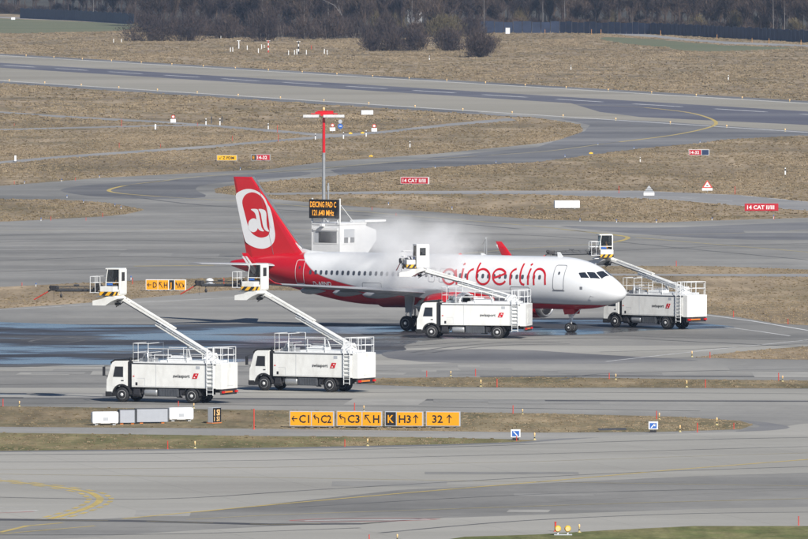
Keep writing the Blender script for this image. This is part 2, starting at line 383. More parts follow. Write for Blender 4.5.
poly('wet_pavement', [(-80,324),(60,323),(200,323.5),(340,322),(420,321.5),(520,318),(610,317),(690,322),(715,326),(690,330),(560,334),(440,340),(400,346),(396,352),(330,356),(250,362),(140,365),(-80,364)], .04, WET, k=3, rough_edge=2.5)
poly('wet_pavement', [(-80,392),(0,393),(60,392.5),(110,394),(150,397),(80,397.4),(-80,397)], .06, WET, rough_edge=1)
poly('dark_pavement', [(380,352),(480,350),(640,356),(690,361),(560,364),(420,362)], .05, ASPH, k=3, rough_edge=1.5)
# grass verges
poly('grass_verge', [(352,380.5),(378,378.4),(420,377.6),(538,377.4),(808,380.7),(900,381.5),(900,389.3),(808,388.7),(538,387.4),(430,386.8),(368,385)], .065, GRASSN, rough_edge=.5)
poly('grass_verge', [(694,357.2),(740,352),(808,346),(900,339),(900,361.5),(808,359.7),(740,358.8)], .065, GRASS, rough_edge=.4)
poly('grass_verge', [(-80,405),(0,406),(135,408.5),(270,410.3),(539,413.5),(672,416.8),(738,421),(750,425),(738,429.5),(655,432),(538,432.6),(269,428.6),(0,427),(-80,426.6)], .065, GRASSN, rough_edge=.35)
poly('grass_verge', [(-80,432.6),(0,433),(270,436),(400,437.3),(505,439.3),(540,440.5),(500,443.5),(380,445.5),(270,448),(0,450.8),(-80,451)], .065, GRASSG, rough_edge=.35)
poly('grass_verge', [(440,541),(466,537),(539,534.5),(605,530.4),(698,526),(808,526),(900,526.5),(900,780),(300,780)], .065, GRASSL, rough_edge=.3)
poly('dark_seam', [(738,420),(770,423),(790,427.5),(770,430.5),(735,431.5),(750,429),(760,426),(750,423)], .06, ASPH, k=3)
poly('dark_seam', [(-80,522),(0,520.6),(60,521.2),(130,522),(270,525.4),(360,524.6),(450,516.5),(360,523.2),(270,523.6),(130,520),(60,519.4),(0,518.8),(-80,518.5)], .062, SEAM, rough_edge=.15)
# shoulder edges of the verges, a shade darker where soil is washed over the asphalt
poly('dark_seam', [(-80,451),(0,451),(270,448.2),(440,444.6),(520,442),(560,438.5),(600,437.5),(560,440.2),(520,443.4),(440,445.8),(270,449.4),(0,452.2),(-80,452.2)], .075, ASPH)
poly('bare_soil', [(596,428.5),(624,428),(625,430),(597,430.5)], .08, SEAM, rough_edge=.2)

# painted lines
mbw = MB()
def wline(a, b, wd, z, mb):
    d = (b-a); n = Vector((-d.y, d.x, 0)).normalized()*wd/2
    v = [a-n, b-n, b+n, a+n]; mb.add([(p.x, p.y, z*ZS) for p in v], [(0,1,2,3)])
wline(FA, FB, .9, .06, mbw); wline(NA, NB, .9, .06, mbw)
tag(mbw.build('runway_edge_line', PAINTW), kind='structure')
mbc = MB(); c0 = G(38, 67.2); 
Lm = (M1-M0).length; MD = (M1-M0).normalized(); pm = (G(38,67.2)-M0).dot(MD)
for i in range(-16, 30):
    s0 = pm-30+i*50
    if 0 < s0 < Lm-30: wline(M0+MD*s0, M0+MD*(s0+30), .9, .06, mbc)
tag(mbc.build('runway_centre_line', PAINTW), kind='structure')

curve1 = cr_smooth([(560,104),(600,105.5),(645,107.6),(685,112),(706,117),(716,122.5),(708.5,127.6),(671.7,135.3),(605,143.7),(538,152),(416,160),(300,170),(200,176.5),(160,181.4),(127,185.3),(108.7,190.3),(122,193.6),(160,196.6),(215,200),(270,203.4),(400,215),(538,226.5),(618,235.8),(700,243),(805,251.9),(900,260)], False, 4)
curve2 = cr_smooth([(380,262),(460,254),(538,247.5),(605,243.5),(624,240),(626.5,236.8),(605,233.5),(560,229.5)], False, 4)
stripes('taxiway_centre_line', [(curve1, .42), (curve2, .38), ([(0,230.5),(270,228.5),(400,232)], .35), ([(620,236),(720,234),(900,226)], .3)], .075, PAINTYD)
stripes('taxiway_centre_line', [(cr_smooth([(645,107.6),(685,112),(706,117),(716,122.5),(708.5,127.6),(671.7,135.3),(605,143.7)], False, 5), .6), (cr_smooth([(160,181.4),(127,185.3),(108.7,190.3),(122,193.6),(160,196.6)], False, 5), .5),
    (cr_smooth([(605,243.5),(624,240),(626.5,236.8),(605,233.5)], False, 5), .5), ([(134,266.2),(214,265.4)], .9)], .085, PAINTY)
c3 = cr_smooth([(-80,471),(0,480.5),(50,486),(87,492),(98,497),(100,500),(94,505),(76,512),(50,519)], False, 5)
def off(line, d):
    o = []
    for i, p in enumerate(line):
        a, b = line[max(0, i-1)], line[min(len(line)-1, i+1)]; tx, ty = b[0]-a[0], (b[1]-a[1]); L = math.hypot(tx/15, ty/.55) or 1
        A = G(*a); B = G(*b); D = (B-A).normalized(); Pp = G(*p)+Vector((-D.y, D.x, 0))*d
        o.append(Pp)
    return o
mb3 = MB()
def wpath(pts, wd, z, mb, dash=None, gap=None):
    acc = 0; on = True
    for a, b in zip(pts, pts[1:]):
        L = (b-a).length; pos = 0
        if L < 1e-6: continue
        if not dash: wline(a, b, wd, z, mb); continue
        while pos < L-1e-6:
            rem = (dash if on else gap)-acc; st = min(rem, L-pos)
            if on: wline(a.lerp(b, pos/L), a.lerp(b, (pos+st)/L), wd, z, mb)
            pos += st; acc += st
            if acc >= (dash if on else gap)-1e-6: acc = 0; on = not on
wpath([G(*p) for p in c3], .42, .09, mb3)
wpath(off(c3, .62), .30, .09, mb3, 1.6, 1.3); wpath(off(c3, -.62), .30, .09, mb3, 1.6, 1.3)
tag(mb3.build('curved_taxi_line', PAINTY), kind='structure')
stripes('taxiway_centre_line', [
    ([(123,518.8),(270,505),(400,493.5),(539,482),(672,470),(808,459.5),(900,452)], .34),
    ([(0,532.5),(27,526),(62,523)], .34),
    ([(0,534),(60,529),(95,526)], .22)], .095, PAINTY)
stripes('apron_lead_line', [
    ([(-80,473),(0,474.2),(270,477.6),(539,482),(672,484),(808,486),(900,487)], .2),
    ([(187,519.6),(270,515),(539,506),(672,502),(808,498.6),(900,496)], .26),
    ([(-80,470.5),(0,469.6),(270,467.5),(539,461.5),(672,457),(808,453),(900,450)], .13),
    ([(-80,520),(0,519.9),(130,520.8),(270,524.6),(380,523)], .16, 4, 2.2)], .095, PAINTYD)
stripes('road_edge_line', [
    ([(-80,315),(0,309.7),(100,304.5),(214,298.6),(280,296)], .25),
    ([(700,314.2),(752,321),(808,330.5),(900,343)], .3), ([(725,327),(756,331),(790,336)], .22),
    ([(606,361.5),(700,351),(808,340),(900,331)], .2), ([(560,349),(616,349)], .2),
    ([(240,194.9),(400,193.9),(538,194.3),(672,199.8),(752,206.5),(900,216.6)], .2, 6, 3),
    ([(538,190.9),(638,190.9),(738,195.2),(808,201.9),(900,209.2)], .25, 8, 4),
    ([(650,196.5),(700,197.5)], .3), ([(680,197.8),(760,203)], .25, 5, 6), ([(-80,427.2),(0,427.6),(269,429.2),(538,433.4),(640,432.6)], .12)], .07, PAINTW)
stripes('painted_ground_sign', [([(-30,509.5),(0,511.5),(18,511.3),(38,510.6)], .35), ([(305,521),(340,520.2),(430,519.6)], .35), ([(0,508),(36,507.6)], .12)], .095, PAINTW)
stripes('painted_ground_sign', [([(-30,511),(0,513),(20,512.3),(34,511.5)], .2), ([(290,520.6),(320,518.9),(400,518.3),(440,519)], .2), ([(290,520.8),(330,521.9),(400,521),(436,519.6)], .2)], .096, PAINTR)

TYRE, *_ = ground_mat('tyre_marks', ((.085,.085,.088), (.13,.13,.13), (.19,.187,.182)), .4, .8, 3, .2, 2.0)
def tl(pts, w_=.35): 
    return (cr_smooth(pts, False, 5), w_)
tm = [tl([(20,340),(60,337),(85,340),(60,343),(30,342),(50,339),(110,340)]), tl([(90,338.5),(140,340.5),(190,340)]), tl([(0,345),(80,347),(180,346)]), tl([(-20,366),(60,367),(180,366),(300,368)]), tl([(-20,368),(80,369.5),(220,369)]),
 tl([(410,353),(450,347),(500,343),(560,342)]), tl([(418,355),(460,349),(510,345),(570,344)]), tl([(390,347),(440,344),(480,341)]), tl([(600,352),(700,349),(830,342)], .3), tl([(530,336),(600,335),(690,338),(830,341)], .3), tl([(520,340),(610,338),(700,342),(830,348)], .5),
 tl([(560,380),(600,374),(700,371),(830,369)], .3), tl([(-20,385),(100,384),(240,386),(400,383)], .3), tl([(150,392),(300,393),(500,392),(830,394)], .35), tl([(-20,403),(200,404.5),(420,407),(700,411)], .3),
 tl([(-20,455),(200,453),(420,448),(640,441),(830,437)], .35), tl([(-20,462),(220,461),(460,456),(830,446)], .25), tl([(-20,497),(160,499),(330,489),(600,474),(830,466)], .3), tl([(300,507),(480,497),(640,491),(830,488)], .3), tl([(380,533),(520,521),(680,514),(830,512)], .35), tl([(0,535),(180,534),(360,528)], .3),
 tl([(-20,243),(120,240),(240,243)], .5), tl([(-20,262),(110,257),(230,259)], .4), tl([(-20,272),(150,268),(300,266)], .4), tl([(430,232),(560,237),(700,250),(830,262)], .4), tl([(440,252),(600,251),(720,246),(830,243)], .4), tl([(-20,236),(200,232),(380,240),(520,256)], .4), tl([(120,195),(200,205),(330,213),(520,229)], .6), tl([(110,187),(200,178),(330,168),(480,156),(620,142)], .6)]
stripes('tyre_marks', tm, .1, TYRE)

# repaired slabs: rectangles of older and newer concrete, lined up with the lanes
PT = [ground_mat('patch_light', ((.30,.29,.268), (.335,.325,.30), (.37,.36,.33)), .3, .8, 1, .08, 2.5)[0], ground_mat('patch_dark', ((.205,.20,.19), (.235,.23,.218), (.265,.258,.245)), .3, .8, 1, .1, 2.5)[0], ground_mat('patch_mid', ((.24,.235,.22), (.265,.258,.243), (.29,.283,.266)), .3, .8, 1, .08, 2.5)[0]]
pr = random.Random(21)
for mi, mm_ in enumerate(PT):
    mb = MB()
    for k in range(13):
        px = pr.uniform(-10, 820); py = pr.choice([pr.uniform(453, 515), pr.uniform(366, 376), pr.uniform(389, 403), pr.uniform(226, 262), pr.uniform(366, 374)])
        if mi == 0 and py < 300: continue
        c = G(px, py); a_ = R(pr.choice([0, 0, 3, -4])); w_, h_ = pr.choice([(7.5, 3.8), (3.8, 3.8), (11, 7.5), (15, 3.8), (5, 9)])
        if py > 440: w_ *= .6; h_ *= .7
        u = Vector((math.cos(a_), math.sin(a_), 0))*w_/2; v = Vector((-math.sin(a_), math.cos(a_), 0))*h_/2
        mb.add([(q.x, q.y, (.072+.004*mi+.0004*k)*ZS) for q in (c-u-v, c+u-v, c+u+v, c-u+v)], [(0,1,2,3)])
    tag(mb.build('repaired_slabs', mm_), kind='structure')

# ------------------------------------------------------------------ airliner
TH = R(-34)
PLW = thing('airliner', 'white and red twin-engine airliner parked on the de-icing pad with mist over it', 'airliner', (0,0,0), TH)
_p = G(571, 332.3)
PLW.location = (_p.x+5.07*math.cos(TH), _p.y+5.07*math.sin(TH), 0)
bpy.context.view_layer.update()
MW = PLW.matrix_world.copy(); MI = MW.inverted()
# local frame: +x forwards, origin under the nose tip, starboard is -y
SEC = [(0,3.16,.02,.02),(.12,3.15,.33,.31),(.35,3.17,.56,.54),(.8,3.24,.86,.84),(1.4,3.35,1.14,1.12),(2.0,3.47,1.36,1.38),(2.6,3.59,1.56,1.62),(3.3,3.69,1.72,1.80),
 (4.2,3.78,1.86,1.95),(5.2,3.83,1.945,2.04),(6.4,3.85,1.975,2.07),(10,3.85,1.975,2.07),(16,3.85,1.975,2.07),(22,3.85,1.975,2.07),(24.5,3.87,1.97,2.05),(26.5,3.96,1.92,1.95),
 (28.5,4.11,1.79,1.77),(30.5,4.28,1.57,1.54),(32.5,4.46,1.26,1.24),(34.2,4.60,.95,.92),(35.8,4.72,.60,.58),(36.9,4.79,.34,.34),(37.4,4.82,.22,.22),(37.57,4.83,.12,.13)]
def sec(xs):
    xs = max(0, min(37.57, xs))
    for i in range(len(SEC)-1):
        if SEC[i][0] <= xs <= SEC[i+1][0]:
            a, b = SEC[i], SEC[i+1]
            if i == 0 : 
                u = math.sqrt((xs-a[0])/(b[0]-a[0]))
                return [a[k]+(b[k]-a[k])*u for k in (1,2,3)]
            h = b[0]-a[0]; u = (xs-a[0])/h
            p, q = SEC[max(0, i-1)], SEC[min(len(SEC)-1, i+2)]
            o = []
            for k in (1,2,3):
                m0 = (b[k]-p[k])/(b[0]-p[0])*h; m1 = (q[k]-a[k])/(q[0]-a[0])*h
                if abs(b[k]-a[k]) < 1e-6: m0 = m1 = 0
                o.append((2*u**3-3*u**2+1)*a[k]+(u**3-2*u**2+u)*m0+(-2*u**3+3*u**2)*b[k]+(u**3-u**2)*m1)
            return o
def side(xs, z, off=.012, s=-1):
    zc, hw, hh = sec(xs); q = max(-.999, min(.999, (z-zc)/hh))
    y = hw*math.sqrt(1-q*q); n = Vector((0, y/hw**2, (z-zc)/hh**2)).normalized()
    return Vector((-xs, s*(y+n.y*off), z+n.z*off))
def pxside(px, py):
    """where the photo's px, py meets the starboard skin (x station, height)"""
    o = MI @ Vector((0, 0, CAMH)); d = (MI @ G(px, py))-o; yv = -1.9
    for _ in range(12):
        t = (yv-o.y)/d.y; p = o+d*t
        zc, hw, hh = sec(-p.x); q = max(-.98, min(.98, (p.z-zc)/hh)); yv = -hw*math.sqrt(1-q*q)
    return -p.x, p.z
def pxplane(px, py, y=0.0):
    o = MI @ Vector((0, 0, CAMH)); d = (MI @ G(px, py))-o; p = o+d*((y-o.y)/d.y)
    return -p.x, p.z

# livery: the boundary between white and red is one curve along the fuselage
def livery_mat():
    m = bpy.data.materials.new('airliner_skin'); m.use_nodes = True; t = m.node_tree; b = t.nodes['Principled BSDF']
    tc = N(t, 'ShaderNodeTexCoord'); sp = N(t, 'ShaderNodeSeparateXYZ'); t.links.new(tc.outputs['Object'], sp.inputs[0])
    mr = N(t, 'ShaderNodeMapRange'); mr.inputs['From Min'].default_value = 0; mr.inputs['From Max'].default_value = -38
    t.links.new(sp.outputs['X'], mr.inputs['Value'])
    fc = N(t, 'ShaderNodeFloatCurve'); cv = fc.mapping.curves[0]
    P = [(0,2.0),(1.0,2.0),(1.5,2.17),(5,2.22),(12,2.35),(18,2.62),(21.1,2.88),(24.2,3.28),(26.4,3.74),(27.9,4.2),(29.05,4.9),(29.7,5.45),(30.5,6.1),(31.5,6.8),(38,6.8)]
    pts = [(x/38, (z-1.5)/5.5) for x, z in P]
    cv.points[0].location = pts[0]; cv.points[1].location = pts[-1]
    for p in pts[1:-1]: cv.points.new(*p)
    for p in cv.points: p.handle_type = 'AUTO_CLAMPED'
    fc.mapping.update(); t.links.new(mr.outputs[0], fc.inputs['Value'])
    ma = N(t, 'ShaderNodeMath', operation='MULTIPLY_ADD'); ma.inputs[1].default_value = 5.5; ma.inputs[2].default_value = 1.5
    t.links.new(fc.outputs[0], ma.inputs[0])
    sb = N(t, 'ShaderNodeMath', operation='SUBTRACT'); t.links.new(ma.outputs[0], sb.inputs[0]); t.links.new(sp.outputs['Z'], sb.inputs[1])
    def step(lo, hi):
        r = N(t, 'ShaderNodeMapRange'); r.inputs['From Min'].default_value = lo; r.inputs['From Max'].default_value = hi
        t.links.new(sb.outputs[0], r.inputs['Value']); return r.outputs[0]
    no = N(t, 'ShaderNodeTexNoise'); no.inputs['Scale'].default_value = 1.5; no.inputs['Detail'].default_value = 6
    t.links.new(tc.outputs['Object'], no.inputs['Vector'])
    nr = N(t, 'ShaderNodeMapRange'); nr.inputs['To Min'].default_value = .9; nr.inputs['To Max'].default_value = 1.04
    t.links.new(no.outputs['Fac'], nr.inputs['Value'])
    m1 = N(t, 'ShaderNodeMix', data_type='RGBA'); m1.inputs[6].default_value = (.76,.77,.78,1); m1.inputs[7].default_value = (.38,.37,.38,1)
    t.links.new(step(-.07, -.05), m1.inputs[0])
    m2 = N(t, 'ShaderNodeMix', data_type='RGBA'); m2.inputs[7].default_value = (.56,.007,.018,1)
    t.links.new(m1.outputs[2], m2.inputs[6]); t.links.new(step(-.005, .005), m2.inputs[0])
    m3 = N(t, 'ShaderNodeMix', data_type='RGBA', blend_type='MULTIPLY'); m3.inputs[0].default_value = 1
    t.links.new(m2.outputs[2], m3.inputs[6]); t.links.new(nr.outputs[0], m3.inputs[7])
    t.links.new(m3.outputs[2], b.inputs['Base Color'])
    b.inputs['Roughness'].default_value = .32; b.inputs['Coat Weight'].default_value = .4
    return m
SKINM = livery_mat()
xs_l = [0,.02,.05,.12,.22,.35,.55,.8,1.1,1.4,1.7,2.0,2.3,2.6,3,3.4,3.8,4.3,4.8,5.4,6.2]+[7+k*1.0 for k in range(17)]+[24+.5*k for k in range(26)]+[36.6,37.1,37.4,37.57]
mb = MB(); NR = 56
for xs in xs_l:
    zc, hw, hh = sec(xs)
    for k in range(NR):
        a = 2*math.pi*k/NR; mb.v.append((-xs, hw*math.cos(a), zc+hh*math.sin(a)))
for i in range(len(xs_l)-1):
    for k in range(NR): mb.f.append([i*NR+k, i*NR+(k+1) % NR, (i+1)*NR+(k+1) % NR, (i+1)*NR+k]); mb.sm.append(True)
mb.f.append([(len(xs_l)-1)*NR+k for k in range(NR)]); mb.sm.append(False)
FUS = mb.build('fuselage', SKINM, PLW)
# belly fairing
mb = MB(); st = [(11.2,.05),(12.2,.6),(13.4,.95),(15,1),(18,1),(20,.95),(21.4,.6),(22.6,.05)]; n = 28
for xs, u in st:
    for k in range(n):
        a = math.pi+math.pi*k/(n-1); mb.v.append((-xs, (1.6+.62*u)*math.cos(a), 3.1-.45*(1-u)+(1.05+.42*u)*math.sin(a)*1.0))
for i in range(len(st)-1):
    for k in range(n-1): mb.f.append([i*n+k, i*n+k+1, (i+1)*n+k+1, (i+1)*n+k]); mb.sm.append(True)
mb.build('belly_fairing', RED, PLW)

def patch(quads, off=.012, s=-1, sub=4):
    """quads of (x station, angle in degrees) laid on the skin"""
    mb = MB()
    def P(xs, ph):
        zc, hw, hh = sec(xs); a = R(ph); n = Vector((0, math.cos(a)/hw, math.sin(a)/hh)).normalized()
        return (-xs+ -0, s*(hw*math.cos(a)+n.y*off), zc+hh*math.sin(a)+n.z*off)
    for q in quads:
        vs = []
        for i in range(sub+1):
            for j in range(sub+1):
                u, v = i/sub, j/sub
                a = [q[0][k]*(1-u)+q[1][k]*u for k in (0,1)]; b = [q[3][k]*(1-u)+q[2][k]*u for k in (0,1)]
                vs.append(P(a[0]*(1-v)+b[0]*v, a[1]*(1-v)+b[1]*v))
        mb.add(vs, [(i*(sub+1)+j, (i+1)*(sub+1)+j, (i+1)*(sub+1)+j+1, i*(sub+1)+j+1) for i in range(sub) for j in range(sub)], True)
    return mb
for s in (-1, 1):
    patch([[(1.42,84),(1.98,84),(2.2,57),(1.62,46)]], .03, s).build('cockpit_window', TINT, PLW)
    patch([[(1.72,43),(2.28,54),(2.82,43),(2.38,30)]], .03, s).build('cockpit_window', TINT, PLW)
    patch([[(2.48,29),(2.92,41),(3.4,34),(3.1,23)]], .03, s).build('cockpit_window', TINT, PLW)
def ribbon(path, wd, off=.014, s=-1, closed=False):
    """a painted line on the skin; path in (x station, height)"""
    pts = list(path)
    if closed: pts = pts+pts[:1]
    dense = []
    for a, b in zip(pts, pts[1:]):
        n = max(1, int(math.dist(a, b)/.12))
        dense += [(a[0]+(b[0]-a[0])*i/n, a[1]+(b[1]-a[1])*i/n) for i in range(n)]
    dense.append(pts[-1]); mb = MB(); vs = []
    for i, p in enumerate(dense):
        a, b = dense[max(0, i-1)], dense[min(len(dense)-1, i+1)]
        if closed and i in (0, len(dense)-1): a, b = dense[-2], dense[1]
        dx, dz = b[0]-a[0], b[1]-a[1]; L = math.hypot(dx, dz) or 1; nx, nz = -dz/L*wd/2, dx/L*wd/2
        vs += [side(p[0]-nx, p[1]-nz, off, s), side(p[0]+nx, p[1]+nz, off, s)]
    mb.add(vs, [(2*i, 2*i+2, 2*i+3, 2*i+1) for i in range(len(dense)-1)], False)
    return mb
def rr(x, z, w, h, r, n=4):
    o = []
    for cx, cz, a0 in ((x+w/2-r, z+h/2-r, 0), (x-w/2+r, z+h/2-r, 90), (x-w/2+r, z-h/2+r, 180), (x+w/2-r, z-h/2+r, 270)):
        for k in range(n+1): a = R(a0+90*k/n); o.append((cx+r*math.cos(a), cz+r*math.sin(a)))
    return o
WINM = mat('cabin_window', (.07,.08,.10), .2, var=.2)
LINE = mat('door_outline', (.16,.17,.19), .5, var=.05)
WLINE = mat('white_outline', (.75,.75,.75), .5, var=.03)
k = 0; xs = 6.75
while xs < 29.0:
    mbw_ = MB(); o = rr(xs, 4.33, .25, .36, .11)
    mbw_.add([side(a, b, .012) for a, b in o], [list(range(len(o)))])
    if not (12.95 < xs < 13.2): mbw_.build('cabin_window', WINM, PLW)
    xs += .533; k += 1
def door(xc, zc, w, h, m, hinge=True):
    mb = ribbon(rr(xc, zc, w, h, .16), .045, closed=True)
    d = mb.build('door', m, PLW)
    s_ = MB(); s_.add([side(a, b, .02) for a, b in rr(xc, zc+.35, .16, .22, .06)], [list(range(20))]); s_.build('door_window', WINM, d)
    s2 = ribbon([(xc-w/2-.06, zc-h/2-.05), (xc+w/2+.06, zc-h/2-.05)], .07); s2.build('door_sill', m, d)
door(5.02, 4.33, .95, 1.92, LINE); door(29.75, 4.33, .85, 1.85, WLINE)
for xc in (15.9, 16.9): ribbon(rr(xc, 4.32, .55, 1.05, .1), .03, closed=True).build('emergency_exit', LINE, PLW)
for xc, zc_, w_, h_ in ((8.6,2.95,1.8,1.2),(22.6,3.0,1.8,1.2)): ribbon(rr(xc, zc_, w_, h_, .12), .03, closed=True).build('cargo_door', LINE, PLW)

# fuselage lettering: strokes measured on an enlargement of the photo
def L2(x, y): return pxside(430+x/6.733, 245+y/6.733)
def arc(cx, cy, rx, ry, a0, a1, n=18): return [(cx+rx*math.cos(R(a0+(a1-a0)*i/n)), cy-ry*math.sin(R(a0+(a1-a0)*i/n))) for i in range(n+1)]
strokes = [ arc(130,213,44,50,0,360,24), [(176,165),(178,215),(180,266)],
 [(226,158),(216,205),(208,264)], [(240,124),(226,134)],
 arc(306,214,54,53,100,180,9)+[(252,266)],
 [(343,119),(326,150),(316,185)]+arc(358,213,45,51,165,-200,26),
 arc(470,213,46,51,28,325,22), [(428,222),(470,208),(514,190)],
 arc(594,214,53,53,100,180,9)+[(541,268)],
 [(637,124),(617,165),(608,205),(608,245),(618,262),(636,268)],
 [(682,158),(664,200),(660,268)], [(694,127),(679,137)],
 arc(738,206,38,45,0,180,14)[::-1]+[(776,268)], [(700,206),(700,270)] ]
mb = MB()
for s_ in strokes:
    p = [L2(*q) for q in s_]; r_ = ribbon(p, .165, .016); mb.add(r_.v, r_.f)
mb.build('lettering', RED, FUS)
def text_mesh(body, h, bold=0.0, ext_=0.0):
    cu = bpy.data.curves.new('t', 'FONT'); cu.body = body; cu.size = 1; cu.offset = bold; cu.resolution_u = 2; cu.extrude = ext_
    o = bpy.data.objects.new('t', cu); C.objects.link(o); dg = bpy.context.evaluated_depsgraph_get()
    me = bpy.data.meshes.new_from_object(o.evaluated_get(dg)); vs = [v.co.copy() for v in me.vertices]; fs = [list(p.vertices) for p in me.polygons]
    bpy.data.objects.remove(o); bpy.data.curves.remove(cu); bpy.data.meshes.remove(me)
    x0 = min(v.x for v in vs); x1 = max(v.x for v in vs); y0 = min(v.y for v in vs); y1 = max(v.y for v in vs)
    k = h/(.72)
    return [((v.x-x0)*k, (v.y)*k) for v in vs], fs, (x1-x0)*k
tv, tf, tw = text_mesh('D-ABND', .34, .02)
a = pxside(313.8, 285.2); mb = MB()
mb.add([side(a[0]-u*1.05, a[1]-.02+v, .016) for u, v in tv], tf); mb.build('registration', WLINE, FUS)

# fin with the emblem
def ht(z): return .20-.014*(z-5)
FT = [(35.9,5.2),(30.15,5.55)]
fin_o = [(35.85,5.1),(37.25,11.76),(35.45,11.76),(30.75,6.2),(29.9,5.3)]
def fin_sec(z):
    u = (z-5.1)/(11.76-5.1); te = 35.85+(37.25-35.85)*u
    le = 30.75+(35.45-30.75)*((z-6.2)/(11.76-6.2)) if z > 6.2 else 30.75-(6.2-z)*.95
    return le, te
mb = MB(); zs = [5.1,5.6,6.2,7,8,9,10,11,11.6,11.76]
prof = [(0,0),(.02,.45),(.06,.8),(.14,1),(.9,1),(1,.55)]
for z in zs:
    le, te = fin_sec(z); c = te-le; h_ = ht(z)*(.8 if z > 11.7 else 1)
    ring = [(-(le+c*a), -h_*b, z) for a, b in prof]+[(-(le+c*a), h_*b, z) for a, b in prof[::-1][:-1]]
    mb.v += ring
nn_ = len(prof)*2-1
for i in range(len(zs)-1):
    for k in range(nn_): mb.f.append([i*nn_+k, i*nn_+(k+1) % nn_, (i+1)*nn_+(k+1) % nn_, (i+1)*nn_+k]); mb.sm.append(False)
mb.f.append([(len(zs)-1)*nn_+k for k in range(nn_)]); mb.sm.append(False)
FIN = mb.build('fin', RED, PLW)
mb = MB(); mb.prism([(-35.44,11.75),(-30.7,6.16),(-30.5,6.16),(-35.30,11.80)], -.05, .05); mb.build('leading_edge', SILVER, FIN)
mb = MB(); mb.prism([(-31.2,6.6),(-30.6,6.12),(-29.9,5.98),(-28.9,5.92),(-27.6,5.86),(-28,5.5),(-30.9,5.6)], -.10, .10); mb.build('dorsal_fillet', WHITE2, FIN)
mb = MB(); mb.tube([(-33.2,-.21,5.4),(-34.9,-.11,11.7)], .012, 4); mb.build('rudder_hinge_line', LINE, FIN)
def F2(x, y):
    q = pxplane(225+x/5.678, 170+y/5.678, -.17); return q
def findecal(pts, off, m, name, k=4):
    p = cr_smooth(pts, True, k) if k else pts
    w_ = [F2(*q) for q in p]; tri = tessellate_polygon([[Vector((a, b, 0)) for a, b in w_]]); mb = MB()
    mb.add([(-a, -(ht(b)+off), b) for a, b in w_], [tuple(t) for t in tri]); return mb.build(name, m, FIN)
EMW = mat('emblem_white', (.76,.76,.76), .4, var=.03)
findecal([(60,141),(80,122),(110,110),(140,108),(172,116),(202,134),(226,162),(242,196),(254,216),(268,262),(280,330),(285,375),(276,412),(252,436),(218,447),(182,443),(148,430),(122,412),(113,395),(100,345),(80,250),(66,185)], .008, EMW, 'emblem_ring', 3)
findecal([(98,192),(100,165),(116,140),(145,127),(172,130),(198,145),(216,166),(230,196),(237,222),(250,300),(254,345),(248,368),(232,379),(205,384),(178,376),(155,360),(138,336),(126,300),(110,240)], .014, RED, 'emblem_field', 3)
findecal([(132,316),(136,292),(152,277),(170,276),(184,290),(188,320),(180,344),(162,353),(144,346),(134,332)], .020, EMW, 'emblem_mark', 3)
findecal([(146,223),(180,222),(190,238),(200,285),(208,325),(222,347),(205,346),(190,335),(182,310),(176,262),(166,240)], .021, EMW, 'emblem_mark', 3)
findecal([(190,222),(222,226),(234,245),(236,290),(240,325),(252,349),(232,344),(218,322),(208,275),(202,245)], .022, EMW, 'emblem_mark', 3)
findecal([(238,196),(246,202),(262,250),(270,310),(262,330),(252,300),(244,250)], .023, EMW, 'emblem_mark', 3)

# wings
def foil(le, chord, y, z, tk, tw=0.0, n=10):
    up = []; lo = []
    for i in range(n+1):
        u = (1-math.cos(math.pi*i/n))/2
        t = 5*tk*(.2969*math.sqrt(u)-.126*u-.3516*u*u+.2843*u**3-.1015*u**4)*chord
        cam_ = .02*chord*4*u*(1-u)
        up.append((-(le+chord*u), y, z+cam_+t-math.tan(tw)*chord*u)); lo.append((-(le+chord*u), y, z+cam_-t*.8-math.tan(tw)*chord*u))
    return up+lo[::-1][1:-1]
def loft(rings, cap=True):
    mb = MB(); n = len(rings[0])
    for r_ in rings: mb.v += [tuple(p) for p in r_]
    for i in range(len(rings)-1):
        for k in range(n): mb.f.append([i*n+k, i*n+(k+1) % n, (i+1)*n+(k+1) % n, (i+1)*n+k]); mb.sm.append(True)
    if cap:
        mb.f.append(list(range(n))[::-1]); mb.f.append([(len(rings)-1)*n+k for k in range(n)]); mb.sm += [False, False]
    return mb
def wz(y): return 2.78+(y-1.8)*.073 if y < 17 else 0
